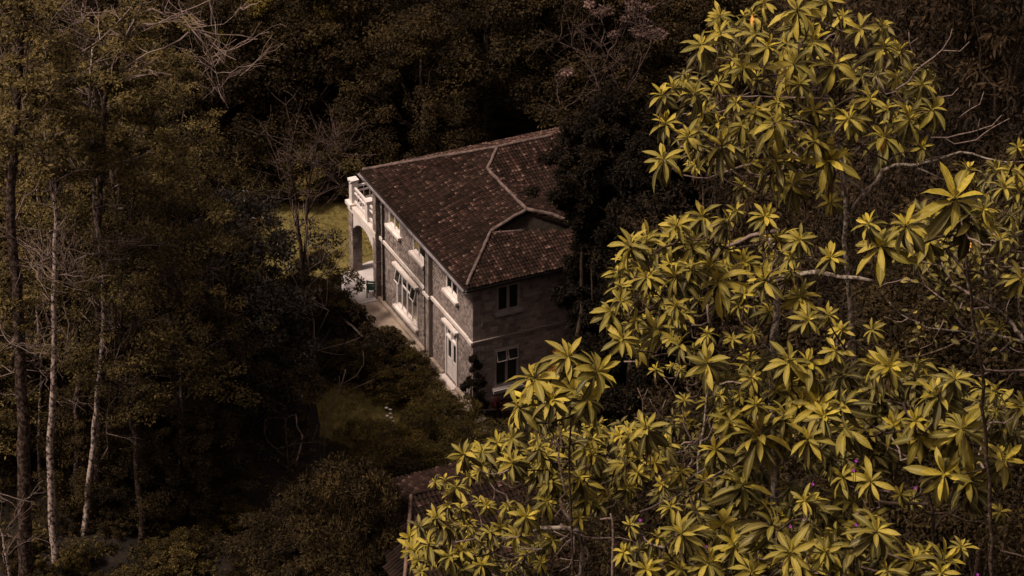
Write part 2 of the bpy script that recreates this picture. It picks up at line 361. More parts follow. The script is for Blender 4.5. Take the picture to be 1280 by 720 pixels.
# string course, plinth
def strip(name, mat, x0, x1, y0, y1, z0, z1, parent=house): return MB().box(x0, x1, y0, y1, z0, z1).build(name, mat, parent)
strip('string_course', M['trim'], O - .13, O - .058, 5.72, 11.0, 3.30, 3.46)
strip('string_course', M['trim'], O - .15, O - .058, 1.08, 5.05, 3.28, 3.44)
strip('string_course', M['trim'], O - .16, O - .058, .62, 1.08, 3.24, 3.40)
strip('string_course', M['trim'], O - .27, O - .20, 5.05, 5.72, 3.26, 3.42)
sc = MB(); sc.box(O - .058, 8.1, O - .13, O - .06, 3.36, 3.42); sc.box(O - .058, 8.1, O - .10, O - .06, 3.25, 3.31); sc.build('string_course', M['stone'], house)
strip('plinth', M['paving'], O - .22, O - .058, O - .3, 2.25, -.1, .20); strip('plinth', M['paving'], O - .22, O - .058, 3.70, 5.03, -.1, .20)
strip('plinth', M['paving'], O - .22, O - .058, 5.74, 11.05, -.1, .20)
strip('door_step', M['trim'], O - .35, O - .058, 2.26, 3.69, -.1, .10)
# pier with shadow gap beside the downpipe
pr = MB(); pr.box(O - .19, O + .02, 5.10, 5.46, -.2, 6.5); pw = pr.build('pier', M['mortar'], house)
st = MB(); z = 0
while z < 6.4:
    h = random.uniform(.16, .24); s0 = random.uniform(.12, .24); 
    st.box(O - .225, O - .185, 5.115, 5.10 + s0 - .01, z + .01, z + h - .01); st.box(O - .225, O - .185, 5.10 + s0 + .01, 5.445, z + .01, z + h - .01); z += h
st.build('pier_stones', M['stone'], pw)['kind'] = 'stuff'
dp = MB(); dp.tube([(O - .13, 5.68, 6.35), (O - .13, 5.68, 3.5), (O - .22, 5.68, 3.42), (O - .22, 5.68, 3.2), (O - .13, 5.68, 3.1), (O - .13, 5.68, .15), (O - .25, 5.68, .05)], .052, 8)
for zz in (5.6, 4.4, 2.4, 1.0): dp.box(O - .2, O - .02, 5.60, 5.76, zz, zz + .05)
dp.build('downpipe', M['pipe'], house)
dark_recess = MB(); dark_recess.tube([(O - .09, 10.60, 6.3), (O - .09, 10.60, .1)], .05, 8); dark_recess.build('downpipe', M['pipe'], house)  # dark tube standing in for the dark recess beside the corner pier

# windows
def P3(side, fixed, a, d, z): return (fixed - d, a, z) if side == 'L' else (a, fixed - d, z)
def bar(mb, side, fixed, a0, a1, d0, d1, z0, z1):
    if side == 'L': mb.box(fixed - d1, fixed - d0, a0, a1, z0, z1)
    else: mb.box(a0, a1, fixed - d1, fixed - d0, z0, z1)
def window(side, fixed, a0, a1, z0, z1, nlight, trans=None, hood=False, sill=True, open_=(), mat='white'):
    w = MB(); J = .075; D0, D1 = -.16, .030
    bar(w, side, fixed, a0, a0 + J, D0, D1, z0, z1); bar(w, side, fixed, a1 - J, a1, D0, D1, z0, z1)
    bar(w, side, fixed, a0 + J, a1 - J, D0, D1, z1 - J, z1); bar(w, side, fixed, a0 + J, a1 - J, D0, D1, z0, z0 + J)
    wd = (a1 - a0 - J) / nlight
    for i in range(1, nlight): c = a0 + J / 2 + wd * i; bar(w, side, fixed, c - J / 2, c + J / 2, D0, D1 - .004, z0 + J, z1 - J)
    if trans:
        for i in range(nlight): c = a0 + J / 2 + wd * i; bar(w, side, fixed, c + J / 2, c + wd - J / 2, D0, D1 - .008, trans, trans + J)
    W = w.build('window', M[mat], house)
    for i in range(nlight):
        c0 = a0 + J / 2 + wd * i + J / 2; c1 = c0 + wd - J
        spans = [(z0 + J, (trans or z1 - J))] + ([(trans + J, z1 - J)] if trans else [])
        for k, (za, zb) in enumerate(spans):
            sa = MB(); s = .030
            tilt = .15 if (k == 1 and i in open_) else 0
            def pt(a, z, d):
                return P3(side, fixed, a, d + tilt * (zb - z) / (zb - za), z)
            for (p, q_, r_, s_) in ((c0, c0 + s, za, zb), (c1 - s, c1, za, zb), (c0 + s, c1 - s, za, za + s), (c0 + s, c1 - s, zb - s, zb)):
                d0, d1 = (-.05, .012) if not tilt else (.01, .06)
                sa.hexa([pt(p, r_, d0), pt(q_, r_, d0), pt(q_, s_, d0), pt(p, s_, d0)], [pt(p, r_, d1), pt(q_, r_, d1), pt(q_, s_, d1), pt(p, s_, d1)])
            if k == 0 and zb - za > .9 and not sill == 'door':
                pass
            sa.build('sash', M[mat], W)
            d = -.004 if not tilt else .035
            MB().hexa([pt(c0 + s, za + s, d), pt(c1 - s, za + s, d), pt(c1 - s, zb - s, d), pt(c0 + s, zb - s, d)],
                      [pt(c0 + s, za + s, d + .008), pt(c1 - s, za + s, d + .008), pt(c1 - s, zb - s, d + .008), pt(c0 + s, zb - s, d + .008)]).build('pane', M['glass'], W)
    if sill:
        s_ = MB(); bar(s_, side, fixed, a0 - .12, a1 + .12, -.05, .20, z0 - .13, z0 - .002); s_.build('sill', M['trim' if side == 'L' else mat], W)
    if hood:
        h = MB(); bar(h, side, fixed, a0 - .14, a1 + .1, -.02, .22, z1 + .003, z1 + .12); h.build('hood', M['trim'], W)
    return W
for (a0, a1, z0, z1) in LEFT[:3]: window('L', O, a0, a1, z0, z1, 2)
window('L', O, *LEFT[3], 4, trans=2.05, hood=True, open_=(0, 3))
M['shaded_white'] = basic('shaded_white_paint', (.22, .185, .175), (.30, .255, .24), 3, .6, .1, .003)  # darkened copy of the white paint, shade of the right wall put into colour
window('R', O, *RIGHT[0], 2, trans=2.06, open_=(0, 1), mat='shaded_white').children
window('R', O, *RIGHT[1], 2, mat='shaded_white')
strip('window_sill', M['shaded_white'], RIGHT[0][0] - .16, RIGHT[0][1] + .14, O - .30, O - .205, .57, .72)
# door
a0, a1, z0, z1 = LEFT[4]
d = MB(); J = .09
bar(d, 'L', O, a0, a0 + J, -.14, .075, z0, z1); bar(d, 'L', O, a1 - J, a1, -.14, .075, z0, z1); bar(d, 'L', O, a0 + J, a1 - J, -.14, .07, z1 - .1, z1)
bar(d, 'L', O, a0 + J, a1 - J, -.14, .07, 2.18, 2.28); am = (a0 + a1) / 2; bar(d, 'L', O, am - .05, am + .05, -.14, .065, 2.28, z1 - .1)
dr = d.build('door_frame', M['white'], house)
for (p, q_) in ((a0 + J, am - .05), (am + .05, a1 - J)):
    g = MB(); bar(g, 'L', O, p + .05, q_ - .05, -.04, -.03, 2.32, z1 - .14); g.build('pane', M['glass'], dr)
    g = MB(); bar(g, 'L', O, p, q_, -.06, .0, 2.28, 2.33); bar(g, 'L', O, p, p + .05, -.06, .0, 2.33, z1 - .1); bar(g, 'L', O, q_ - .05, q_, -.06, .0, 2.33, z1 - .1); g.build('sash', M['white'], dr)
for (p, q_) in ((a0 + J, am - .012), (am + .012, a1 - J)):
    g = MB(); bar(g, 'L', O, p, q_, -.06, .0, z0, 1.15); bar(g, 'L', O, p, p + .12, -.06, .0, 1.15, 2.18); bar(g, 'L', O, q_ - .11, q_, -.06, .0, 1.15, 2.18); bar(g, 'L', O, p + .12, q_ - .11, -.06, .0, 2.08, 2.18)
    for kk in range(1, 4): c = p + (q_ - p) * kk / 4; bar(g, 'L', O, c - .01, c + .01, .0, .008, z0 + .05, 1.12)
    lf = g.build('door_leaf', M['white'], dr)
    g = MB(); bar(g, 'L', O, p + .12, q_ - .11, -.035, -.027, 1.15, 2.08); g.build('pane', M['glass'], dr)
g = MB(); bar(g, 'L', O, a0 - .1, a1 + .1, -.02, .22, z1 + .003, z1 + .12); g.build('door_hood', M['trim'], house)

# ---- roof
def zL(V, U): return E + KL * V
def zN(V, U): return E + KN * U
def zF(V, U): return E + KF * (11.75 - U)
def zM(V, U): return 8.27 - KM * (8.36 - U)
def zR(V, U): return 7.947 - KL * (V - 4.36)
def zE(V, U): return E + .309 * (VR - V)
def inside(p, poly):
    x, y = p; c = False; n = len(poly)
    for i in range(n):
        x1, y1 = poly[i]; x2, y2 = poly[(i + 1) % n]
        if (y1 > y) != (y2 > y) and x < (x2 - x1) * (y - y1) / (y2 - y1) + x1: c = not c
    return c
def tiles(mb, poly, zf, down, shrink=.02, sp=.155, ln=.205, lift=.05, bias=0.0):
    """barrel tiles laid in rows down the slope; 'down' is the plan direction of fall"""
    dn = np.array(down, float); dn /= np.linalg.norm(dn); ac = np.array([-dn[1], dn[0]])
    P = np.array(poly); s = P @ dn; a = P @ ac; fall = None
    ps = (P[0][0], P[0][1]); e_ = .5
    slope = (zf(*(np.array(ps) + dn * e_)) - zf(*ps)) / e_
    nrm = np.array([-dn[0] * slope, -dn[1] * slope, 1.0]); nrm /= np.linalg.norm(nrm)
    k = 0; av = a.min()
    while av < a.max() + sp:
        sv = s.min() - ln; jc = random.uniform(-.012, .012)
        tone = random.gauss(0, .09)
        while sv < s.max() + .02:
            c = dn * (sv + ln / 2) + ac * av
            if inside(c, poly):
                w0, w1 = sp * .40, sp * .47; tl = random.uniform(-.01, .012); yaw = random.gauss(0, .012)
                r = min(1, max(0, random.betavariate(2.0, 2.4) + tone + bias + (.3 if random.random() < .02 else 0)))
                vs = []; seg = 4
                for q_, (dist, w, up) in enumerate(((-.04, w0, .0), (ln, w1, .022 + tl))):
                    for m_ in range(seg + 1):
                        th = math.pi * m_ / seg; off = -math.cos(th) * w; hh = math.sin(th) * w * .85
                        pl = dn * (sv + dist) + ac * (av + off + jc + yaw * (1 if q_ else -1)); zz = zf(pl[0], pl[1])
                        vs.append(np.array([pl[0], pl[1], zz]) + nrm * (hh + up + lift))
                fs = [(m_, m_ + 1, seg + 2 + m_, seg + 1 + m_) for m_ in range(seg)] + [tuple(range(2 * seg + 1, seg, -1))]
                mb.add(vs, fs); mb.a[-2 * (seg + 1):] = [max(0, r - .22)] * (seg + 1) + [min(1, r + (random.random() ** 5) * .65)] * (seg + 1)  # lower lip paler, upper end darker: a highlight painted into each tile
            sv += ln
        av += sp; k += 1
def slope_part(poly, zf, down, **kw):
    n = len(poly); top = [(p[0], p[1], zf(*p) + .03) for p in poly]; bot = [(p[0], p[1], zf(*p) - .09) for p in poly]
    mb = MB().add(top + bot, [tuple(range(n)), tuple(range(2 * n - 1, n - 1, -1))] + [(i, n + i, n + (i + 1) % n, (i + 1) % n) for i in range(n)], .1)
    o = mb.build('roof_slope', M['tile'], house)
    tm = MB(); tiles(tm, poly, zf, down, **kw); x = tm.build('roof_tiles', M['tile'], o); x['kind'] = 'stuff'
    return o
HB = (2.557, 2.853); AP = (4.36, 3.05); P4 = (4.36, 7.185); PK = (5.405, 8.36); RB = (6.24, 1.95)
RE = (VR - 5.405, 8.36)
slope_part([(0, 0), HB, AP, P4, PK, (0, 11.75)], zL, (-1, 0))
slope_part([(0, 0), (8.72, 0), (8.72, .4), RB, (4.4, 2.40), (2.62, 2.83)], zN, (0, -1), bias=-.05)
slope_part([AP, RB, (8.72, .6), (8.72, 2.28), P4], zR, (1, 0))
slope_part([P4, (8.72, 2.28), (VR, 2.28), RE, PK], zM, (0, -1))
slope_part([PK, RE, (VR, 11.75), (0, 11.75)], zF, (0, 1), bias=.25)  # far slope toned paler, grazing sky light put into the tile colour
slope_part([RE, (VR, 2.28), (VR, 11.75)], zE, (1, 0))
def cap(pts, r=.13, mat='ridge', name='ridge_cap'):
    out = []
    for i in range(len(pts) - 1):
        a, b_ = np.array(pts[i]), np.array(pts[i + 1]); n = max(2, int(np.linalg.norm(b_ - a) / .3))
        for k in range(n + (i == len(pts) - 2)): out.append(a + (b_ - a) * k / n + RNG.normal(0, .012, 3))
    rad = [r * random.uniform(.88, 1.12) for _ in out]
    return MB().tube(out, rad, 7).build(name, M[mat], house, True)
c3 = lambda p, z, h=.12: (p[0], p[1], z + h)
cap([c3((0.1, 11.65), E + .05), c3(PK, 8.27)], .075); cap([c3(PK, 8.27), c3(RE, 8.27)], .075)
cap([c3(PK, 8.27), c3(P4, 7.947)], .075); cap([c3(P4, 7.947), c3(AP, 7.947)], .08)
cap([c3((.12, .12), E + .06), c3(HB, zL(*HB))], .075)
cap([c3(HB, zL(*HB)), c3(AP, 7.947)], .085, name='verge_cap'); cap([c3(AP, 7.947), c3((5.4, 2.62), 7.66, .14), c3(RB, zR(*RB) )], .085, name='verge_cap')
gb = MB(); gb.add([(2.6, 2.95, 7.3), (4.4, 2.85, 7.1), (6.2, 2.15, 7.05), (6.2, 2.2, 7.28), (4.36, 3.12, 7.86), (2.7, 2.98, 7.38)], [(0, 1, 4, 5), (1, 2, 3, 4)]).build('gablet_boards', M['dark_wood'], house)
lead = MB().tube([c3((2.5, 2.78), 7.38, .06), (3.3, 2.64, 7.40), (4.0, 2.48, 7.37)], .05, 6).build('flashing', M['ridge'], house, True)
# eaves
so = MB(); so.box(.05, O - .06, .05, 11.7, E - .10, E - .06); so.box(O - .06, 8.6, .05, O - .06, E - .10, E - .06); so.build('soffit', M['dark_wood'], house)
fa = MB(); fa.box(-.02, .03, -.02, 11.76, E - .17, E + .02); fa.box(.03, 8.7, -.02, .03, E - .17, E + .02); fa.build('fascia', M['dark_wood'], house)
def gutter(pts, r, mat):
    mb = MB(); P = [np.array(p) for p in pts]
    for i in range(len(P) - 1):
        a, b_ = P[i], P[i + 1]; t_ = (b_ - a) / np.linalg.norm(b_ - a); s_ = np.cross(t_, [0, 0, 1]); vs = []
        for e_ in (a, b_):
            for k in range(6):
                th = math.pi + math.pi * k / 5; vs.append(e_ + s_ * math.cos(th) * r + np.array([0, 0, math.sin(th) * r]))
        mb.add(vs, [(k, k + 1, 7 + k, 6 + k) for k in range(5)])
    mb.box(P[0][0] - r, P[0][0] + r, P[0][1] - r, P[0][1] + r, P[0][2] - r, P[0][2] - r + .03)
    return mb.build('gutter', M[mat], house)
gutter([(-.09, -.1, E - .0), (-.10, 3, E + .01), (-.09, 6, E - .02), (-.09, 11.8, E)], .10, 'gutter')
gutter([(-.1, -.09, E), (8.7, -.09, E)], .07, 'pipe')
# ---- porch and balcony beyond the far end of the lit wall
V0 = .45; UE = 14.35
strip('balcony_deck', M['slab'], V0 + .1, 5.3, 11.39, UE - .05, 3.30, 3.52)
bf = MB(); bf.box(V0 - .02, V0 + .22, 11.06, UE, 3.28, 3.60); bf.box(V0 + .22, 5.3, UE - .24, UE, 3.28, 3.60); bf.build('balcony_edge', M['trim'], house)
bc = MB(); bc.box(V0 - .10, V0 + .55, UE - .50, UE + .12, 3.52, 3.70); bc.build('post_base', M['trim'], house)
def scallop(a0, a1, fixed, axis, z0=3.27, seed=1):
    n = 26; mb = MB(); top = []; bot = []
    for i in range(n + 1):
        t_ = i / n; a = a0 + (a1 - a0) * t_; arch = abs(2 * t_ - 1) ** 2.2
        bz = z0 - .22 - .62 * arch - .07 * (i % 2); top.append((a, z0)); bot.append((a, bz))
    f3 = lambda a, z, d_: (fixed + d_, a, z) if axis == 'y' else (a, fixed + d_, z)
    for i in range(n):
        mb.hexa([f3(*bot[i], 0), f3(*bot[i + 1], 0), f3(*top[i + 1], 0), f3(*top[i], 0)], [f3(*bot[i], .08), f3(*bot[i + 1], .08), f3(*top[i + 1], .08), f3(*top[i], .08)])
    return mb.build('valance', M['white'], house)
scallop(11.45, 13.9, V0 + .06, 'y'); scallop(V0 + .5, 5.2, UE - .14, 'x')
def pier(v0, v1, u0, u1, z0, z1):
    mb = MB().box(v0 + .03, v1 - .03, u0 + .03, u1 - .03, z0, z1); p = mb.build('porch_pier', M['mortar'], house); st = MB(); z = z0 + .02
    while z < z1 - .1:
        h = random.uniform(.15, .24); zt = min(z + h - .015, z1 - .01)
        for (ax0, ax1, fx, ax) in ((v0, v1, u0, 0), (u0, u1, v0, 1), (v0, v1, u1 - .05, 0), (u0, u1, v1 - .05, 1)):
            a = ax0
            while a < ax1 - .02:
                w = min(random.uniform(.14, .3), ax1 - a)
                if ax == 0: st.box(a + .006, a + w - .006, fx - random.uniform(.0, .02), fx + .05, z, zt)
                else: st.box(fx - random.uniform(.0, .02), fx + .05, a + .006, a + w - .006, z, zt)
                a += w
        z += h
    st.build('pier_stones', M['stone'], p)['kind'] = 'stuff'
pier(V0 + .02, V0 + .50, UE - .46, UE - .02, -.1, 3.26); pier(V0 + .02, V0 + .45, 11.06, 11.42, -.1, 6.5); pier(4.75, 5.2, UE - .46, UE - .02, -.1, 3.26)
pier(V0 + 1.3, V0 + 1.75, UE - .46, UE - .02, -.1, 3.26)
bp = MB(); bp.box(V0 + .04, V0 + .36, UE - .38, UE - .06, 3.70, 4.80); bp.box(V0 - .01, V0 + .41, UE - .43, UE - .01, 4.80, 4.92)
bp.build('balcony_post', M['white'], house)
bp = MB(); bp.box(V0 + .06, V0 + .34, 12.15, 12.43, 3.60, 4.62); bp.box(V0 + .0, V0 + .40, 12.09, 12.49, 4.62, 4.73); bp.build('balcony_post', M['white'], house)
bp = MB(); bp.box(3.4, 3.72, UE - .38, UE - .06, 3.60, 4.80); bp.box(3.35, 3.77, UE - .43, UE - .01, 4.80, 4.92); bp.build('balcony_post', M['white'], house)
def railing(p0, p1, panel=False):
    a, b_ = np.array(p0), np.array(p1); rl = MB(); dv = (b_ - a) / np.linalg.norm(b_ - a); sd = np.array([dv[1], -dv[0], 0]) * .04
    for z0_, z1_ in ((.86, .96), (.62, .68), (.12, .24)):
        lo = [a - sd, b_ - sd, b_ + sd, a + sd]; rl.hexa([q_ + np.array([0, 0, z0_]) for q_ in lo], [q_ + np.array([0, 0, z1_]) for q_ in lo])
    R_ = rl.build('railing', M['white'], house); L_ = np.linalg.norm(b_ - a); n = int(L_ / .30)
    for i in range(1, n):
        c = a + (b_ - a) * i / n; MB().tube([c + np.array([0, 0, .24]), c + np.array([0, 0, .86])], .022, 6).build('baluster', M['white'], R_)
railing((V0 + .2, UE - .4, 3.6), (V0 + .2, 12.44, 3.6)); railing((V0 + .2, 12.14, 3.6), (V0 + .2, 11.45, 3.6))
railing((V0 + .4, UE - .22, 3.6), (3.38, UE - .22, 3.6)); railing((3.74, UE - .22, 3.6), (5.2, UE - .22, 3.6)); 

# terrace, slab
def lsheet(name, pts, mat, z): return sheet(name, [L2W(*p)[:2] for p in pts], mat, z)
lsheet('terrace', [(-.5, -1.6), (.9, -1.6), (.9, 11.0), (-.5, 11.0)], M['paving'], .015)
lsheet('paved_slab', [(-.6, 11.0), (.9, 11.0), (.9, 11.44), (5.1, 11.44), (5.1, 14.4), (1.5, 14.5), (-.1, 14.0), (-.7, 12.5)], M['slab'], .04)
kb = empty('terrace_edging', L2W(0, 0), TH); tag(kb, 'low stone edging along the terrace beside the lit wall', 'edging')
u = -1.6
while u < 11:
    w = random.uniform(.5, .8); MB().box(-.67, -.51, u + .01, u + w - .01, -.1, .12 + random.uniform(-.01, .02)).build('kerb_stone', M['paving'], kb); u += w
# green chair on the slab
cx = W2L(onZ(466, 366, .2))
ch = empty('garden_chair', L2W(cx[0], cx[1], .041), TH + 2.6); tag(ch, 'dull green wooden garden chair on the pale slab under the balcony', 'chair')
for sx in (-1, 1):
    for sy in (-1, 1): MB().box(sx * .24 - .025, sx * .24 + .025, sy * .22 - .025, sy * .22 + .025, 0, .44 if sy < 0 else .92).build('leg', M['green_paint'], ch)
MB().box(-.28, .28, -.26, .26, .44, .48).build('seat', M['green_paint'], ch)
bk = MB(); [bk.box(-.21, .21, .205, .235, z_, z_ + .09) for z_ in (.56, .69, .82)]; bk.build('backrest', M['green_paint'], ch)
for sx in (-1, 1): MB().box(sx * .26 - .03, sx * .26 + .03, -.24, .2, .65, .68).build('armrest', M['green_paint'], ch)

# ---- second roof, lower middle
LB = empty('outbuilding', (0, 0, 0), 0)
tag(LB, 'low outbuilding with dark red tiled roof half hidden behind the yellow green saplings', 'building')
_rA = onZ(520, 617, 4.4); _rB = _rA + _ex * 12.0
LB.location = tuple(float(v) for v in (_rA[0], _rA[1], 0)); LB.rotation_euler = (0, 0, TH)
_h = house; house = LB
HB_T = M['tile']
def z2n(V, U): return 4.3 + .30 * U
def z2f(V, U): return 4.3 - .33 * U
slope_part([(-2.9, -5.2), (9.5, -5.2), (9.5, 0), (-.2, 0)], z2n, (0, -1), sp=.2, ln=.32, bias=-.22)  # near and hip slopes toned darker, shade painted into the tiles
slope_part([(-.2, 0), (9.5, 0), (9.5, 2.6), (-1.2, 2.6)], z2f, (0, 1), sp=.2, ln=.32, bias=-.08)  # far slope left paler as the lit strip, in tile colour
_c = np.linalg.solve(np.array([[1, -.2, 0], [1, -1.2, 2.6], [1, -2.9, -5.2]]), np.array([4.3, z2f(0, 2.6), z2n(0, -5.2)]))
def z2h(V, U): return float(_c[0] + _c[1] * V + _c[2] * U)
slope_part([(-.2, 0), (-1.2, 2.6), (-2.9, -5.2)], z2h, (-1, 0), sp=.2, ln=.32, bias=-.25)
cap([(-.2, 0, 4.4), (-2.9, -5.2, 2.86)], .08, 'tile')
cap([(-.2, 0, 4.42), (9.5, 0, 4.42)], .10, 'tile')
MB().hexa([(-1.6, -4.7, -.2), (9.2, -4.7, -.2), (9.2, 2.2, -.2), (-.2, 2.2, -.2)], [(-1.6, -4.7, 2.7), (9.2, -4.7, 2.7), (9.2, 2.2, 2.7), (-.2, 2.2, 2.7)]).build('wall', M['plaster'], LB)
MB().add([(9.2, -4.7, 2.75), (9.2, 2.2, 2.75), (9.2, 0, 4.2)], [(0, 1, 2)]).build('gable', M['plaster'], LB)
house = _h

# ------------------------------------------------------------------ vegetation helpers
def leaf_cloud(cent, radii, n, size, up=.55, hang=0.0, asp=.42, seed=0, hollow=.5):
    """n leaf quads spread through ellipsoidal clumps; returns V,F,rnd,cl"""
    r = np.random.default_rng(seed); cent = np.asarray(cent, float); m = len(cent); radii = np.asarray(radii, float)
    idx = r.integers(0, m, n); d = r.normal(size=(n, 3)); d /= np.linalg.norm(d, axis=1)[:, None]
    rr = (hollow + (1 - hollow) * r.random(n)) ; pos = cent[idx] + d * rr[:, None] * radii[idx]
    nrm = d * (1 - up) + np.array([0, 0, up]) + r.normal(size=(n, 3)) * .42; nrm /= np.linalg.norm(nrm, axis=1)[:, None]
    ax = d + r.normal(size=(n, 3)) * .7 + np.array([0, 0, -hang]); ax -= nrm * (ax * nrm).sum(1)[:, None]; ax /= np.linalg.norm(ax, axis=1)[:, None] + 1e-9
    if hang > 1.5:
        ax = np.array([0, 0, -1.]) + r.normal(size=(n, 3)) * .25; ax /= np.linalg.norm(ax, axis=1)[:, None]
        nrm -= ax * (nrm * ax).sum(1)[:, None]; nrm /= np.linalg.norm(nrm, axis=1)[:, None] + 1e-9
    sd = np.cross(nrm, ax); L = size * r.uniform(.6, 1.35, n)[:, None]; W = L * asp
    V = np.stack([pos, pos + ax * L * .45 + sd * W * .5 - nrm * L * .03, pos + ax * L, pos + ax * L * .45 - sd * W * .5 - nrm * L * .03], 1).reshape(-1, 3)
    F = np.arange(4 * n).reshape(n, 4); c = r.random(m)
    return V, F, np.repeat(r.random(n), 4), np.repeat(c[idx], 4)
def join(parts):
    V, F, A, B_ = [], [], [], []; off = 0
    for v, f_, a, b_ in parts: V.append(v); F.append(f_ + off); A.append(a); B_.append(b_); off += len(v)
    return np.concatenate(V), np.concatenate(F), {'rnd': np.concatenate(A), 'cl': np.concatenate(B_)}
def wander(a, b_, n, amp, seed):
    r = np.random.default_rng(seed); a = np.array(a, float); b_ = np.array(b_, float); t = np.linspace(0, 1, n)[:, None]
    off = np.cumsum(r.normal(size=(n, 3)), 0); off -= off[0] + (off[-1] - off[0]) * t
    return a + (b_ - a) * t + off * amp * np.linalg.norm(b_ - a) / n
def crown_points(kind, R, H, n, seed):
    """clump centres (relative to crown base centre) and clump radii"""
    r = np.random.default_rng(seed); P = []; Q = []
    lob = [(r.uniform(0, 2 * math.pi), r.uniform(.1, .9), r.uniform(.25, .5)) for _ in range(7)]
    while len(P) < n:
        h = r.random(); th = r.uniform(0, 2 * math.pi)
        if kind == 'cone': rad = R * (1 - h) ** .62 + .08 * R
        elif kind == 'layer': h = (math.floor(h * 7) + r.uniform(.0, .3)) / 7; rad = R * math.sin(math.pi * min(1, .12 + .86 * h)) ** .6
        else: rad = R * math.sqrt(max(.02, 1 - (2 * h - .85) ** 2 / 1.35))
        for (lt, lh, lw) in lob:
            dd = abs((th - lt + math.pi) % (2 * math.pi) - math.pi)
            if dd < .55 and abs(h - lh) < .2: rad *= 1 + lw * .6
        q_ = math.sqrt(r.uniform(.12, 1)); z = h * H
        P.append((math.cos(th) * rad * q_, math.sin(th) * rad * q_, z))
        s = r.uniform(.10, .21) * R * (1.3 if kind != 'cone' else 1)
        flat = {'cone': .8, 'layer': .32}.get(kind, .6); Q.append((s, s, s * flat))
    return np.array(P), np.array(Q)
def limbs_mesh(mb, base_h, R, H, P, seed, r0, n=14):
    r = np.random.default_rng(seed)
    for k in r.choice(len(P), min(n, len(P)), replace=False):
        p = P[k]; s = np.array([0, 0, base_h + max(0, p[2] * .45 - .5)]); e_ = p + np.array([0, 0, base_h])
        w = wander(s, e_, 8, .28, int(seed * 100 + k)); mb.tube(w, np.linspace(r0 * .35, .012, 8), 5)
PROTO = {}
def tree_proto(key, kind, R, H, trunk_h, nclump, nleaf, size, mat, bmat, r0, seed, up=.55, hang=0., asp=.42, hollow=.45, limbs=14, lean=(0, 0)):
    P, Q = crown_points(kind, R, H, nclump, seed); P2 = P + np.array([lean[0], lean[1], trunk_h])
    V, F, at = join([leaf_cloud(P2, Q, nleaf, size, up, hang, asp, seed, hollow)])
    cm = np_mesh('crown', V, F, at); cm.materials.append(M[mat])
    tb = MB(); w = wander((0, 0, -1.2), (lean[0], lean[1], trunk_h + H * .72), 12, .12, seed); tb.tube(w, np.linspace(r0, r0 * .25, 12), 8)
    tm = tb.mesh('trunk', True); tm.materials.append(M[bmat])
    lb = MB(); limbs_mesh(lb, trunk_h, R, H, P, seed, r0, limbs); lm = lb.mesh('limbs', True); lm.materials.append(M[bmat])
    PROTO[key] = (tm, lm, cm)
def put_tree(key, name, P, s, rz, label, cat, group=None, sz=None):
    t_ = empty(name, P, rz); t_.scale = (s, s, sz or s); tag(t_, label, cat, group)
    for nm, me in zip(('trunk', 'limbs', 'crown'), PROTO[key]):
        o = bpy.data.objects.new(nm, me); C.objects.link(o); o.parent = t_
        if nm == 'limbs': o['kind'] = 'stuff'
    return t_
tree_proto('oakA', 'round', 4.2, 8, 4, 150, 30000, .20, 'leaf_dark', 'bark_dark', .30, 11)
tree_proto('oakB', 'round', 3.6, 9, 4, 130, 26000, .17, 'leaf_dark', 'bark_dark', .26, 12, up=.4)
tree_proto('layerA', 'layer', 4.4, 9, 3, 120, 22000, .18, 'leaf_olive', 'bark_dark', .24, 13, up=.7)
tree_proto('droopA', 'round', 3.6, 9, 3, 150, 32000, .24, 'leaf_brown', 'bark_brown', .22, 14, up=.2, hang=1.3, asp=.28)
tree_proto('coneA', 'cone', 2.7, 14.5, .6, 260, 70000, .19, 'leaf_conifer', 'bark_brown', .26, 15, up=.4, asp=.36, hollow=.15)
tree_proto('gumA', 'layer', 3.4, 10, 9, 80, 10000, .17, 'leaf_olive', 'bark_dark', .22, 16, up=.55, limbs=24)
tree_proto('greyA', 'round', 3.0, 6.0, 1.5, 120, 24000, .18, 'leaf_grey', 'bark_dark', .2, 17, up=.3)
tree_proto('litA', 'round', 3.0, 5, 6, 80, 16000, .17, 'leaf_lit', 'bark_dark', .2, 18, up=.65)
tree_proto('bushA', 'round', 1.5, 2.2, .2, 60, 9000, .13, 'leaf_dark', 'bark_brown', .06, 19, up=.5, limbs=10)
tree_proto('bushB', 'round', 1.5, 1.8, .15, 60, 8000, .15, 'under', 'bark_brown', .05, 20, up=.5, limbs=10)
tree_proto('feathA', 'layer', 1.8, 2.4, .1, 90, 16000, .13, 'leaf_feather', 'bark_brown', .07, 21, up=.6, asp=.22, limbs=12)
tree_proto('feathD', 'layer', 1.8, 2.4, .1, 90, 16000, .14, 'leaf_dark', 'bark_brown', .07, 26, up=.6, asp=.25, limbs=12)
tree_proto('spireA', 'cone', .75, 3.2, .1, 50, 9000, .12, 'leaf_conifer', 'bark_brown', .06, 22, asp=.3, limbs=6)
tree_proto('bushR', 'round', 1.0, 1.3, .1, 40, 4500, .13, 'leaf_brown', 'bark_brown', .04, 23, limbs=8)
tree_proto('bushO', 'round', .9, 1.2, .4, 26, 1800, .11, 'leaf_orange', 'bark_brown', .04, 24, limbs=6)
tree_proto('bushP', 'round', 2.2, 3.0, .5, 60, 7000, .15, 'leaf_olive', 'bark_twig', .06, 25, limbs=26)

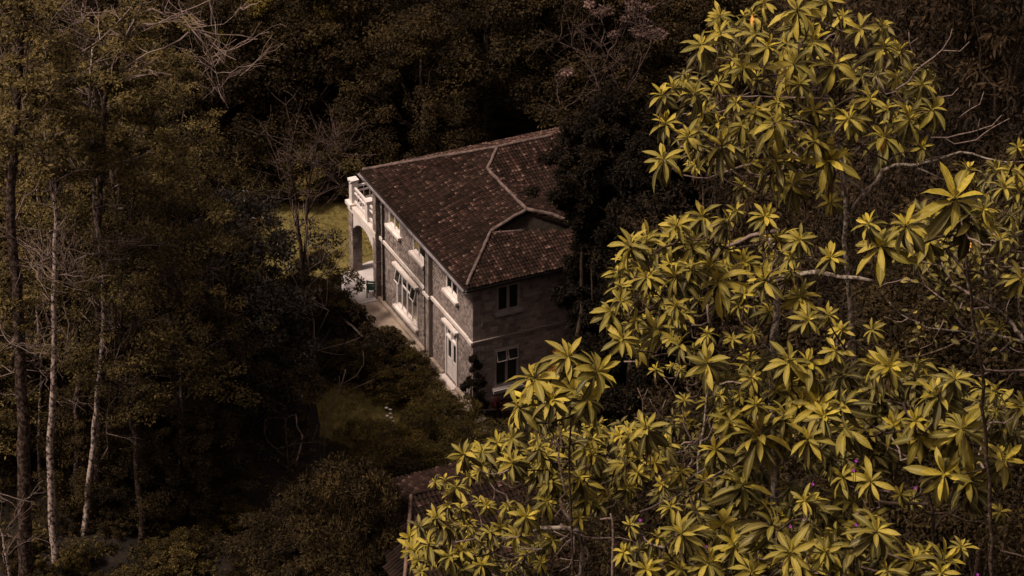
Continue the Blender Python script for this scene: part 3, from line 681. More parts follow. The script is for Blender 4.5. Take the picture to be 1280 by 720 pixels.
# ------------------------------------------------------------------ forest behind and around the house
G_BACK = 'dark trees of the dense forest behind the house'
def in_keepout(x, y):
    V, U, _ = W2L((x, y, 0))
    if -5.5 < V < 17 and -1 < U < 13.5: return True
    if -6 < V < 7 and 11 < U < 23: return True
    return False
rf = random.Random(5); spots = []
def far_enough(x, y, d): return all((x - a) ** 2 + (y - b_) ** 2 > d * d for a, b_ in spots)
tries = 0; cnt = 0
KLAB = {'oakA': 'dark rounded evergreen tree crowded among its neighbours in the forest behind the house', 'oakB': 'tall narrow crowned dark tree in the unlit forest behind the house',
        'droopA': 'brown tree with hanging leaves in the dark forest on the right', 'layerA': 'olive brown tree with layered foliage in the forest at the upper left'}
while tries < 4000 and cnt < 96:
    tries += 1; y = rf.uniform(157, 212); x = rf.uniform(-34, 36)
    if in_keepout(x, y) or not far_enough(x, y, 4.3): continue
    k = 'oakA' if rf.random() < .5 else 'oakB'
    if x > 9 and rf.random() < .4: k = 'droopA'
    if x < -16 and rf.random() < .55: k = 'layerA'
    s = rf.uniform(.8, 1.15) * (1 if y > 165 else .85)
    spots.append((x, y)); cnt += 1
    put_tree(k, 'forest_tree', (x, y, ground(x, y)), s, rf.uniform(0, 6.28), KLAB[k], 'tree', {'droopA': 'brown drooping trees at the right', 'layerA': 'layered olive trees at the upper left'}.get(k, G_BACK if k == 'oakA' else 'tall narrow dark trees behind the house'))
tree_proto('oakC', 'round', 4.0, 11, .6, 230, 46000, .19, 'leaf_dark', 'bark_dark', .26, 33, up=.5)
for i in range(70):
    for _ in range(80):
        y = rf.uniform(156, 186); x = rf.uniform(-26, 12)
        if not in_keepout(x, y) and far_enough(x, y, 3.3): break
    else: continue
    spots.append((x, y)); lo = x < -14
    put_tree('oakC', 'forest_tree', (x, y, ground(x, y)), rf.uniform(.7, 1.0), rf.uniform(0, 6.28), 'dark evergreen clothed in leaves to the ground, close behind the house and lawn', 'tree', 'evergreens leafy to the ground behind the house')
# right of the house, hidden valley floor behind the foreground trees
for i in range(26):
    for _ in range(60):
        y = rf.uniform(126, 158); x = rf.uniform(9, 32)
        if not in_keepout(x, y) and far_enough(x, y, 4.0) and not (x < 14 and y < 132): break
    else: continue
    spots.append((x, y)); k = rf.choice(['oakA', 'oakB', 'oakC', 'oakC'])
    put_tree(k, 'forest_tree', (x, y, ground(x, y)), rf.uniform(.7, 1.0), rf.uniform(0, 6.28), 'dark tree deep in shade beyond the yellow green foreground trees', 'tree', 'shaded trees to the right of the house')
def P_at(px, py, z=0): q_ = onZ(px, py, z); return (q_[0], q_[1], ground(q_[0], q_[1]))
def sized(key, name, px, py, s, lab, cat, rz=0., group=None, sz=None): return put_tree(key, name, P_at(px, py), s, rz, lab, cat, group, sz)
# dark conifers in front of the shaded wall
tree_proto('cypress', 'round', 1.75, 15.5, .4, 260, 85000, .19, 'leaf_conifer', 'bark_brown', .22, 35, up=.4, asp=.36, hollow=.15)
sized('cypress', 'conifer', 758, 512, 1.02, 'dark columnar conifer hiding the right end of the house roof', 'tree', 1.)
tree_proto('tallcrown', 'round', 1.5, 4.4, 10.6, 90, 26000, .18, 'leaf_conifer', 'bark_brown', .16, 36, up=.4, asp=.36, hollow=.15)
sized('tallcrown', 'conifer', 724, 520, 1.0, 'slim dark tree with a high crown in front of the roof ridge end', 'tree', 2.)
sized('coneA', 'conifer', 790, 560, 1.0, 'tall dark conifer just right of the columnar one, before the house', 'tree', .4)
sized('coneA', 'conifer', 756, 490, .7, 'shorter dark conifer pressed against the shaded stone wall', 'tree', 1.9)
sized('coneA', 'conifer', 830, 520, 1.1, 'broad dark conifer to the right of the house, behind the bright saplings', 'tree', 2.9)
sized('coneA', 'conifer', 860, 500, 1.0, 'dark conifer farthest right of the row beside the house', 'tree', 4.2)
sized('spireA', 'shrub', 592, 527, 1.0, 'small dark spire shaped shrub at the near corner of the house', 'shrub')
sized('bushO', 'shrub', 704, 512, .95, 'orange yellow flowering shrub beside the shaded stone wall', 'shrub', sz=2.0)
# lawn side
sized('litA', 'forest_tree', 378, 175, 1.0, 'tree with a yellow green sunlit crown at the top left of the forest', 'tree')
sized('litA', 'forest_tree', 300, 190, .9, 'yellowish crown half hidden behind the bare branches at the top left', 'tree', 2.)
sized('bushP', 'shrub', 398, 247, .95, 'olive shrub with thin bare twigs behind the lawn', 'shrub')
sized('bushP', 'shrub', 352, 246, .8, 'pale twiggy shrub at the left back edge of the lawn', 'shrub', 2.2)
for i, px in enumerate((340, 378, 412, 440, 468)): sized('bushA', 'hedge_shrub', px, 252 - i * 1.0, .62, 'dark clipped shrub in the hedge along the back of the lawn', 'shrub', i * 1.3, 'hedge shrubs behind the lawn')
sized('greyA', 'broadleaf_tree', 296, 430, 1.0, 'dense tree with small greyish glinting leaves left of the lawn', 'tree', .3)
sized('greyA', 'broadleaf_tree', 330, 520, .85, 'smaller grey leaved tree below the rounded bush', 'tree', 2.4)
sized('greyA', 'broadleaf_tree', 262, 500, 1.2, 'dark grey green tree in the middle of the left forest', 'tree', 4.0)
tree_proto('bushC', 'round', 2.05, 3.3, .2, 110, 30000, .12, 'under', 'bark_brown', .09, 29, up=.5, hollow=.3)
sized('bushC', 'round_bush', 398, 398, .86, 'large rounded dark bush left of the balcony, bare pale branches before it', 'bush')
sized('bushR', 'shrub', 474, 448, 1.0, 'dark shrub dotted with small red leaves beside the terrace', 'shrub')
sized('bushR', 'shrub', 440, 420, 1.0, 'low dark reddish shrub left of the terrace', 'shrub', 2.)
sized('bushB', 'shrub', 490, 502, .8, 'dark leafy shrub between the fern and the feathery junipers', 'shrub', .5)
sized('bushB', 'shrub', 465, 478, .85, 'dark shrub above the small lower lawn', 'shrub', 3.5)
sized('feathD', 'undergrowth_bush', 436, 738, 1.3, 'tallest dark feathery bush, covering the left end of the outbuilding', 'bush', .6, sz=2.5)
sized('feathD', 'undergrowth_bush', 474, 752, .85, 'narrow dark feathery bush close against the outbuilding wall', 'bush', 2.6, sz=2.3)
for i, (px_, py_, s_) in enumerate(((500, 447, .5), (516, 466, .55), (530, 486, .5), (541, 503, .5), (552, 520, .55), (486, 428, .4))): sized('bushB', 'shrub', px_, py_, s_, 'small leafy shrub leaning over the edge of the terrace', 'shrub', i * 1.4, 'small shrubs along the terrace edge')
sized('bushB', 'shrub', 424, 462, .7, 'small mixed shrub below the fallen pale pole', 'shrub', 1.5)
sized('feathA', 'juniper_bush', 540, 562, 1.05, 'feathery green juniper bush below the terrace steps', 'bush')
sized('feathA', 'juniper_bush', 588, 590, 1.0, 'feathery dark green juniper bush beside the bright saplings', 'bush', 2.1)
sized('feathA', 'juniper_bush', 500, 590, .95, 'feathery juniper bush at the lower edge of the small lawn', 'bush', 4.1)
sized('feathA', 'juniper_bush', 452, 560, .6, 'small feathery juniper at the left of the small lawn', 'bush', 5.1)
for i, (px, py, s) in enumerate(((396, 690, 1.25), (446, 712, 1.2), (470, 668, .85), (350, 730, 1.3), (420, 760, 1.3), (492, 770, 1.2), (462, 745, 1.1), (482, 718, .85), (500, 722, 1.0), (518, 752, 1.05), (488, 690, .7))):
    sized('feathD', 'undergrowth_bush', px, py, s, 'dark feathery bush in the undergrowth left of the outbuilding roof', 'bush', i * 1.1, 'dark feathery bushes at the bottom')
sized('bushA', 'shrub', 500, 625, .8, 'dark leafy shrub against the left end of the outbuilding roof', 'shrub', .7)

# undergrowth of the left wood, deep in shade
for i in range(110):
    px, py = rf.uniform(-60, 400), rf.uniform(420, 800)
    if px > 315 and py < 640: continue
    sized('bushB' if rf.random() < .6 else 'bushA', 'undergrowth_bush', px, py, rf.uniform(.45, .8) * (.75 if py > 640 and px < 180 else 1), 'leafy bush in the dark undergrowth of the left wood', 'bush', rf.uniform(0, 6), 'undergrowth bushes of the left wood')
r = np.random.default_rng(40); n = 2600; px = np.array([onZ(a, b_)[:2] for a, b_ in zip(r.uniform(-80, 1360, n), r.uniform(120, 800, n))])
keep = np.array([not (-1.4 < W2L((q_[0], q_[1], 0))[0] < 15.5 and -2 < W2L((q_[0], q_[1], 0))[1] < 15) for q_ in px])
def near_lawn(q_):
    x, y = q_; return (-13.5 < x < -3.5 and 146 < y < 156.5) or (-9 < x < -4 and 131 < y < 137)
keep &= np.array([not near_lawn(q_) for q_ in px]); px = px[keep]
cent = np.stack([px[:, 0], px[:, 1], terrain(px[:, 0], px[:, 1]) + .15], 1); rad = np.stack([r.uniform(.3, .8, len(px))] * 2 + [r.uniform(.15, .45, len(px))], 1)
V, F, at = join([leaf_cloud(cent, rad, 110000, .20, .6, 0, .4, 41, .2)])
tag(link_mesh('ground_cover', np_mesh('ground_cover', V, F, at), M['under']), 'low leafy ground cover on the forest floor', 'ground cover', kind='stuff')

M['grass'] = leaf_mat('grass_blades', (.065, .05, .015), (.15, .118, .035), (.25, .20, .062))
gp = []
for (x0, x1, y0, y1, n_) in ((322, 515, 247, 345, 2600), (400, 505, 482, 556, 1200)):
    for _ in range(n_):
        g_ = onZ(rf.uniform(x0, x1), rf.uniform(y0, y1), .03); l_ = W2L(g_)
        if not (-1.1 < l_[0] < 6 and -2 < l_[1] < 14.9): gp.append(g_)
gp = np.array(gp); V, F, at = join([leaf_cloud(gp, np.full((len(gp), 3), .16) * np.array([1, 1, .15]), 46000, .09, .1, -3.0, .16, 47, .1)])
tag(link_mesh('grass', np_mesh('grass', V, F, at), M['grass']), 'short uneven grass blades of the garden lawns', 'grass', kind='stuff')

# ------------------------------------------------------------------ the left wood: pale trunks drawn out one by one
def wood(name, label, paths, Y, mat='bark_pale', crown=None, group=None, cat='tree', branches=(), bmat='bark_mid', twigs=0, seed=1):
    """paths: list of [(px,py)...], (w0,w1) in photo pixels; first one is the trunk, rooted on the ground"""
    (tp, (w0, w1)) = paths[0]; b0 = atY(tp[0][0], tp[0][1], Y); gz = ground(b0[0], b0[1])
    root = empty(name, (b0[0], b0[1], gz)); tag(root, label, cat, group); B0 = np.array([b0[0], b0[1], gz])
    r = np.random.default_rng(seed); sc = depth(b0) / FPX
    def world(pp, dy0=0., amp=.0):
        out = []; dy = dy0
        for i, (x, y) in enumerate(pp):
            out.append(atY(x, y, Y + dy)); dy += r.normal(0, amp)
        return np.array(out)
    def refine(P):
        out = [P[0]]
        for a, b_ in zip(P[:-1], P[1:]):
            m = max(1, int(np.linalg.norm(b_ - a) / (14 * sc)))
            for k in range(1, m + 1):
                q_ = a + (b_ - a) * k / m; out.append(q_ + (r.normal(0, .55 * sc, 3) if k < m else 0))
        return np.array(out)
    T = refine(world(tp)); 
    if T[0][2] > gz - .3: T = np.vstack([[T[0][0], T[0][1], gz - .6], T]) if T[0][2] > gz + .2 else T
    MB().tube(T - B0, np.linspace(w0, w1, len(T)) * sc / 2 * .9, 8).build('trunk', M[mat], root, True)
    ends = [T[-1]]; allp = [T]
    for pp, (a, b_) in paths[1:]:
        W = refine(world(pp, 0, .12)); allp.append(W); MB().tube(W - B0, np.linspace(a, b_, len(W)) * sc / 2 * .75, 5).build('branch', M[bmat], root, True); ends.append(W[-1])
    if twigs:
        tw = MB()
        for _ in range(int(twigs * 1.6)):
            W = allp[r.integers(0, len(allp))]; i = r.integers(len(W) // 3, len(W)); s = W[i]
            dr_ = r.normal(size=3); dr_[2] = abs(dr_[2]) * .8 + .1; dr_ /= np.linalg.norm(dr_); L_ = r.uniform(.6, 2.8)
            w = wander(s, s + dr_ * L_, 6, .22, int(r.integers(1e6))); tw.tube(w - B0, np.linspace(.024, .009, 6), 4, cap=False)
            for _k in range(3):
                j_ = r.integers(1, 5); d2 = dr_ + r.normal(size=3) * .5; d2 /= np.linalg.norm(d2)
                w2 = wander(w[j_], w[j_] + d2 * L_ * .5, 5, .25, int(r.integers(1e6))); tw.tube(w2 - B0, np.linspace(.014, .006, 5), 3, cap=False)
        o = tw.build('twigs', M[bmat], root); o['kind'] = 'stuff'
    if crown:
        cents, rads, nl, size, cmat = crown; P = []; Q = []
        for (x, y, rx, ry, k) in cents:
            for _ in range(k):
                th = r.uniform(0, 6.28); q_ = math.sqrt(r.random()); p = atY(x + rx * q_ * math.cos(th), y + ry * q_ * math.sin(th), Y + r.normal(0, 1.6)); P.append(p - B0)
                s = rads * r.uniform(.6, 1.3); Q.append((s, s, s * .38))
        V, F, at = join([leaf_cloud(P, Q, nl, size, .6, 0, .45, seed, .1)])
        link_mesh('crown', np_mesh('crown', V, F, at), M[cmat], root)
        if len(allp):     # thin limbs that carry the clumps
            lb = MB()
            for p in P[::3]:
                W = allp[0] - B0; j_ = int(np.argmin(np.linalg.norm(W - (p - np.array([0, 0, 1.6])), axis=1))); lb.tube(wander(W[j_], p, 7, .35, int(r.integers(1e6))), np.linspace(.05, .01, 7), 4, cap=False)
            o = lb.build('limbs', M[bmat], root); o['kind'] = 'stuff'
    return root
wood('tall_tree', 'thick dark mottled trunk at the far left edge', [([(32, 735), (30, 600), (29, 520), (24, 432), (22, 360), (14, 290), (13, 240), (20, 150), (26, 60), (28, -30)], (22, 8)),
     ([(32, 100), (15, 85), (0, 75)], (3, 1)), ([(32, 100), (36, 60), (60, 45)], (3, 1)), ([(24, 420), (0, 440)], (3, 2)), ([(32, 100), (52, 112), (60, 125)], (3, 1)), ([(20, 330), (40, 335), (60, 320)], (2, 1))], 121.5, 'bark_dark',
     ([(30, 60, 60, 70, 26), (30, 170, 60, 60, 20), (20, 380, 50, 60, 6)], .62, 9000, .19, 'leaf_olive'), twigs=40, seed=51)
wood('birch_like_tree', 'pale spotted trunk, straightest of the pale ones near the left edge', [([(72, 735), (65, 650), (62, 560), (67, 480), (68, 432), (67, 380), (69, 320), (70, 260), (60, 200), (55, 150), (60, 90)], (13, 4)),
     ([(67, 345), (87, 341)], (2, 1)), ([(68, 362), (85, 352), (100, 352)], (2, 1)), ([(62, 475), (50, 450), (35, 436)], (2.5, 1)), ([(55, 465), (30, 462), (0, 471)], (1, 2)),
     ([(66, 415), (55, 385), (52, 350), (54, 310), (50, 288)], (3, 1.6)), ([(75, 465), (82, 440), (86, 405)], (2, 1))], 123.5, 'bark_pale',
     ([(60, 130, 60, 60, 22), (90, 210, 50, 40, 14)], .6, 7000, .18, 'leaf_olive'), twigs=34, seed=52)
wood('birch_like_tree', 'leaning pale spotted trunk, second from the left', [([(95, 735), (102, 690), (108, 640), (114, 580), (121, 500), (126, 455), (130, 400), (128, 330), (118, 260), (116, 190), (112, 120), (116, 60)], (9, 3.4)),
     ([(113, 600), (128, 572), (135, 560), (133, 540), (137, 490), (144, 450)], (3.4, 2)), ([(85, 330), (105, 320), (125, 316), (158, 318), (170, 305), (182, 295)], (2.2, 1.4)), ([(118, 323), (135, 325), (155, 323), (163, 312)], (2, 1.2)),
     ([(100, 390), (115, 405), (135, 413), (152, 408), (178, 400)], (2, 1))], 125.5, 'bark_pale',
     ([(120, 110, 60, 60, 24), (150, 190, 55, 40, 14)], .6, 8000, .18, 'leaf_olive'), twigs=34, seed=53)
wood('slim_tree', 'slim dim trunk just right of the leaning pale one', [([(137, 735), (139, 680), (141, 620), (143, 560), (145, 500), (150, 450), (152, 380), (150, 300), (140, 220)], (7, 3)),
     ([(140, 503), (165, 512), (190, 525)], (2, 1)), ([(130, 360), (150, 380), (165, 392), (200, 403)], (2, 1))], 128, 'bark_dark',
     ([(170, 150, 60, 60, 20), (200, 240, 60, 50, 18)], .65, 8500, .18, 'leaf_olive'), twigs=30, seed=54)
wood('slim_tree', 'thin curved trunk with pale flecks in the lower left wood', [([(196, 735), (201, 700), (208, 680), (218, 630), (224, 580), (226, 520), (224, 440)], (5, 2.4)),
     ([(165, 333), (190, 337), (215, 350), (230, 370)], (1.6, 1)), ([(200, 370), (225, 345), (256, 340)], (1, 1.6))], 127, 'bark_pale',
     ([(230, 420, 60, 50, 10), (220, 330, 60, 50, 12)], .6, 5200, .17, 'leaf_olive'), twigs=20, seed=55)
wood('tall_tree', 'dark upright trunk behind the leaning pale one', [([(150, 735), (151, 600), (150, 500), (148, 400), (130, 250), (118, 90), (112, -20)], (14, 6)), ([(118, 90), (100, 60), (108, 0)], (3, 1))], 131, 'bark_dark',
     ([(100, 60, 90, 60, 30), (190, 60, 60, 60, 14)], .7, 11000, .19, 'leaf_olive'), twigs=30, seed=56)
wood('bare_branch_tree', 'leaning grey trunk with long bare pale branches at the top left', [([(120, 700), (124, 500), (122, 300), (132, 120), (137, 100), (145, 80), (152, 55), (160, 44)], (12, 6)),
     ([(165, 30), (172, 18), (190, 11), (205, 18), (225, 28), (240, 37), (270, 43), (300, 44), (322, 49)], (5, 1)), ([(160, 44), (172, 33), (195, 30), (207, 25), (215, 20), (235, 12), (262, 0), (275, -8)], (3.6, 1.5)),
     ([(240, 37), (255, 55), (265, 72), (275, 110), (285, 135)], (2.4, 1)), ([(268, 65), (280, 80), (300, 95)], (1.6, .9)), ([(265, 67), (266, 110), (268, 120)], (1.4, .9)), ([(240, 35), (280, 30), (292, 20)], (1.6, .9)),
     ([(256, 42), (280, 55), (295, 75)], (1.6, .9)), ([(150, 90), (170, 75), (185, 66), (205, 60), (225, 50), (236, 40)], (2, 3)), ([(137, 104), (160, 96), (185, 80), (200, 70)], (1, 1.6)), ([(160, 44), (166, 30), (176, 8), (172, -10)], (4.5, 2)), ([(100, 66), (125, 50), (150, 25), (165, 8), (190, 2)], (1.6, 2))], 126.5, 'bark_dark',
     ([(150, 25, 50, 30, 8), (200, 100, 40, 30, 7)], .55, 3400, .17, 'leaf_olive'), bmat='bark_twig', twigs=34, seed=57)
wood('slim_tree', 'forked pale bare sapling in the lower middle left', [([(358, 650), (362, 600), (369, 585), (375, 562), (378, 545), (371, 532), (370, 518)], (4.6, 1.8)), ([(362, 592), (359, 560), (357, 525), (352, 518)], (2.4, 1.2)), ([(355, 570), (335, 552), (331, 542)], (2, 1.2))], 131, 'bark_pale', None, twigs=4, seed=58)
wood('slim_tree', 'dark straight stem right of the forked pale sapling', [([(380, 650), (381, 600), (384, 540), (386, 480)], (6, 3)), ([(383, 560), (392, 548), (397, 530)], (2, 1)), ([(384, 555), (398, 552)], (1.6, 1))], 132, 'bark_dark', ([(385, 480, 24, 24, 8)], .5, 2500, .16, 'leaf_dark'), seed=59)
wood('bare_tree', 'slender forked tree with a bare brown crown in front of the lawn', [([(386, 430), (380, 400), (378, 340), (376, 305), (372, 285), (371, 262), (368, 235), (362, 205), (366, 175), (372, 150)], (8.5, 2)),
     ([(379, 330), (383, 290), (384, 262), (386, 235), (392, 205), (398, 170), (402, 150)], (6, 1.6)), ([(384, 268), (395, 246), (409, 239), (425, 232), (438, 226)], (3, 1)), ([(372, 285), (366, 262), (360, 235), (352, 205), (346, 190)], (4, 1.2)),
     ([(386, 235), (378, 205), (382, 180), (378, 160)], (2.6, 1)), ([(368, 235), (350, 225), (345, 200)], (2, 1)), ([(392, 205), (408, 190), (420, 170)], (2, 1)), ([(392, 210), (412, 204), (428, 190)], (1.8, 1))], 139.5, 'bark_dark', None, bmat='bark_dim', twigs=46, seed=60)
wood('bare_shrub', 'leafless shrub of pale winding branches in front of the rounded bush', [([(388, 470), (393, 436), (392, 402), (388, 385), (383, 360)], (3.6, 2.6)),
     ([(382, 360), (400, 345), (418, 335), (430, 315), (438, 300), (436, 285)], (2.6, 1)), ([(382, 352), (388, 335), (403, 326), (410, 305), (408, 285)], (2.6, 1)), ([(386, 342), (384, 318), (388, 310)], (1.6, 1)), ([(405, 322), (420, 312), (434, 300)], (1.6, .9)),
     ([(394, 400), (408, 380), (410, 345)], (1.4, .9)), ([(391, 420), (396, 432), (388, 445)], (1.6, 1)), ([(396, 420), (405, 400), (411, 388)], (1.4, .9)), ([(374, 385), (371, 355), (362, 338), (358, 320)], (2.4, 1.2))], 137.2, 'bark_twig', None, bmat='bark_twig', cat='shrub', twigs=6, seed=61)
po = MB(); a, b_ = onZ(421, 390, 1.0), onZ(454, 421, .35); po.tube(wander(a, b_, 6, .08, 3), [.07, .065, .06, .06, .05, .05], 7); po.tube(wander(a + np.array([.4, 0, .02]), onZ(436, 409, .4), 5, .1, 4), .035, 6)
tag(po.build('fallen_pole', M['bark_twig'], None, True), 'pale fallen pole lying among the shrubs left of the terrace', 'pole')
wood('bare_shrub', 'low shrub with pale forked twigs above the small lower lawn', [([(405, 530), (418, 500), (428, 478), (432, 462)], (2.6, 1.6)), ([(428, 480), (445, 470), (455, 455), (454, 440)], (2, 1)), ([(440, 486), (455, 480), (468, 474)], (1.6, 1)), ([(425, 488), (424, 470)], (1.4, 1))], 131.5, 'bark_twig', None, bmat='bark_twig', cat='shrub', seed=62)
for i, (tp, Y_, lb_) in enumerate((([(50, 720), (52, 640), (48, 560), (52, 470), (46, 380), (50, 290), (44, 200), (48, 110)], 129, 'slender grey trunk between the two leftmost pale trunks'),
        ([(84, 700), (86, 620), (92, 540), (90, 450), (98, 360), (94, 270), (102, 180)], 131, 'slender crooked trunk just left of the leaning pale one'),
        ([(168, 700), (166, 620), (172, 540), (168, 460), (176, 370), (184, 280), (180, 190)], 132, 'thin wavering trunk in the middle of the left wood'),
        ([(250, 660), (246, 590), (254, 520), (250, 440), (258, 360), (252, 280)], 133, 'thin dim trunk near the right side of the left wood'),
        ([(12, 720), (4, 670), (-6, 640), (-14, 600)], 120, 'leaning pale stem at the very bottom left corner'),
        ([(300, 640), (303, 580), (298, 520), (304, 450)], 134, 'short dim stem left of the grey leaved tree'))):
    wood('slim_tree', lb_, [(tp, (5, 2.2))] + [([(tp[k][0], tp[k][1]), (tp[k][0] + dx_, tp[k][1] - 22), (tp[k][0] + dx_ * 1.9, tp[k][1] - 34)], (1.8, 1)) for k, dx_ in ((2, 14), (3, -16)) if k < len(tp) - 0 and len(tp) > 4], Y_, 'bark_pale' if i != 3 else 'bark_dark',
         ([(tp[-1][0], tp[-1][1] + 20, 40, 50, 12)], .6, 5000, .17, 'leaf_olive') if len(tp) > 4 else None, twigs=16, seed=90 + i)
# thin leafy trees that fill the wood between them
fill = [(20, 470), (75, 520), (130, 470), (185, 540), (240, 470), (50, 400), (165, 400), (215, 395), (100, 600), (-25, 560), (240, 620), (175, 640)]
for i, (px_, py_) in enumerate(fill):
    sized('gumA' if i % 3 else 'layerA', 'wood_tree', px_, py_ + 40, rf.uniform(.75, .98), 'thin trunked olive leaved tree in the left wood' if i % 3 else 'bushy olive leaved tree in the left wood', 'tree', rf.uniform(0, 6), 'thin leafy trees of the left wood' if i % 3 else 'bushy trees of the left wood')
# dead looking trees with bare branches right of the roof
wood('bare_tree', 'half dead tree with reddish bare branches right of the roof', [([(800, 420), (798, 330), (794, 200), (790, 160), (778, 125), (765, 90), (752, 60), (735, 45)], (7, 2)),
     ([(790, 170), (770, 140), (732, 120), (697, 138)], (2.4, 1)), ([(778, 125), (750, 112), (722, 118), (700, 130)], (2, 1)), ([(752, 70), (735, 72), (715, 60), (698, 52)], (2, 1)), ([(794, 210), (760, 205), (732, 206)], (2, 1)),
     ([(792, 190), (765, 168), (740, 175), (718, 188)], (2, 1)), ([(788, 100), (800, 60), (795, 20), (790, -10)], (3, 1.4)), ([(765, 92), (775, 60), (768, 25)], (2, 1)), ([(796, 250), (770, 250), (745, 262)], (2, 1)), ([(797, 300), (775, 290), (762, 300)], (2, 1))],
     146, 'bark_dim', ([(775, 10, 40, 16, 9), (815, 36, 12, 10, 4), (708, 92, 8, 6, 2), (790, 40, 30, 10, 4)], .38, 2600, .16, 'leaf_pink'), bmat='bark_dim', twigs=44, seed=63)

for i, (px_, py_, s_) in enumerate(((10, 560, .8), (90, 570, .75), (170, 560, .85), (240, 575, .75), (-30, 500, .9), (50, 490, .9), (130, 485, .9), (205, 480, .9), (255, 480, .8), (110, 630, .5), (180, 650, .5), (255, 650, .5))):
    sized('oakC', 'wood_tree', px_, py_, s_, 'dark bushy tree filling the depth of the left wood behind the pale trunks', 'tree', i * 1.1, 'dark bushy trees deep in the left wood')
# cordyline, fern, white flowers
def blades(name, P, n, L_, w, mat, label, cat, el=(.2, 1.2), droop=.5, leaflets=0):
    root = empty(name, P); tag(root, label, cat); r = np.random.default_rng(int(abs(P[0] * 100)))
    MB().tube([(0, 0, -.2), (0, 0, .35)], .06, 6).build('stem', M['bark_brown'], root)
    for i in range(n):
        a = 2 * math.pi * i / n + r.normal(0, .15); e_ = r.uniform(*el); V = []; F = []
        for k in range(7):
            t_ = k / 6; rr = L_ * t_ * math.cos(e_); z = .35 + L_ * t_ * math.sin(e_) - droop * L_ * t_ * t_; ww = w * math.sin(math.pi * min(.97, .12 + t_ * .88))
            c = np.array([math.cos(a) * rr, math.sin(a) * rr, z]); s = np.array([-math.sin(a), math.cos(a), 0]) * ww; V += [c - s, c + s]
        if leaflets:
            mb = MB(); mb.tube([(V[2 * k] + V[2 * k + 1]) / 2 for k in range(7)], .012, 4)
            for k in range(leaflets):
                t_ = .15 + .85 * k / leaflets; i0 = min(5, int(t_ * 6)); fr = t_ * 6 - i0; c0 = (V[2 * i0] + V[2 * i0 + 1]) / 2; c1 = (V[2 * i0 + 2] + V[2 * i0 + 3]) / 2; c = c0 + (c1 - c0) * fr
                dr_ = (c1 - c0) / np.linalg.norm(c1 - c0); s = np.array([-math.sin(a), math.cos(a), 0]); l_ = L_ * .22 * math.sin(math.pi * min(.95, .2 + t_ * .75))
                for sg in (-1, 1): q_ = c + (s * sg * .85 + dr_ * .5) * l_ + np.array([0, 0, -.04]); mb.add([c, c + dr_ * .05, q_], [(0, 1, 2)])
            mb.build('frond', M[mat], root)
        else: MB().add(V, [(2 * k, 2 * k + 1, 2 * k + 3, 2 * k + 2) for k in range(6)]).build('leaf', M[mat], root, True)
    return root
blades('cordyline', P_at(622, 520), 20, .8, .05, 'leaf_red', 'dull red cordyline under the window of the shaded wall', 'plant', (.4, 1.35), .3)
blades('cordyline', P_at(636, 560), 16, .6, .05, 'leaf_red', 'small red leaved plant just above the bright saplings', 'plant', (.4, 1.3), .3)
blades('tree_fern', P_at(478, 444), 16, 1.3, .02, 'leaf_grey', 'spreading grey green fern beside the terrace, larger of the two', 'fern', (.35, .9), .5, 18)
blades('tree_fern', P_at(500, 468), 14, 1.0, .02, 'leaf_grey', 'smaller fern next to the red dotted shrub', 'fern', (.35, .9), .5, 16)
pf = onZ(487, 560, 0); fl_ = empty('flower_stalk', pf); tag(fl_, 'tall stalk with white hanging blossoms before the junipers', 'flower')
stk = [atY(x, y, pf[1]) - pf for x, y in ((478, 556), (478, 545), (482, 530), (487, 518), (484, 510), (490, 511), (489, 522), (494, 538))]
MB().tube([np.array([0, 0, -.1])] + stk, .014, 5).build('stem', M['bark_twig'], fl_)
for x, y in ((483, 509), (488, 511), (488, 516), (484, 519), (489, 521), (491, 526), (492, 532), (494, 537)):
    c = atY(x, y, pf[1]) - pf; mb = MB()
    for k in range(5):
        a = k * 1.257; d_ = np.array([math.cos(a), math.sin(a), -.3]) * .085; s_ = np.array([-math.sin(a), math.cos(a), 0]) * .035; mb.add([c, c + d_ * .6 + s_, c + d_, c + d_ * .6 - s_], [(0, 1, 2, 3)])
    mb.build('blossom', M['flower_white'], fl_)
rb = random.Random(9)
for (x, y, rr) in ((516, 655, .13), (524, 650, .1), (528, 651, .11), (531, 661, .12), (520, 666, .09)):
    q_ = onZ(x, y, 3.3); hp = empty('hydrangea', (q_[0], q_[1], 3.1)); tag(hp, 'round whitish flower head before the dark outbuilding roof', 'flower', 'whitish flower heads by the outbuilding')
    MB().tube([(0, 0, -3.1), (0, 0, .1)], .02, 5).build('stem', M['bark_brown'], hp); mb = MB()
    for k in range(60):
        d_ = np.array([rb.gauss(0, 1) for _ in range(3)]); d_ /= np.linalg.norm(d_); t1 = np.cross(d_, [.3, .5, .8]); t1 /= np.linalg.norm(t1); t2 = np.cross(d_, t1); c = d_ * rr + np.array([0, 0, .2]); w = rr * .33
        mb.add([c + t1 * w, c + t2 * w, c - t1 * w, c - t2 * w], [(0, 1, 2, 3)])
    mb.build('petals', M['flower_white'], hp)

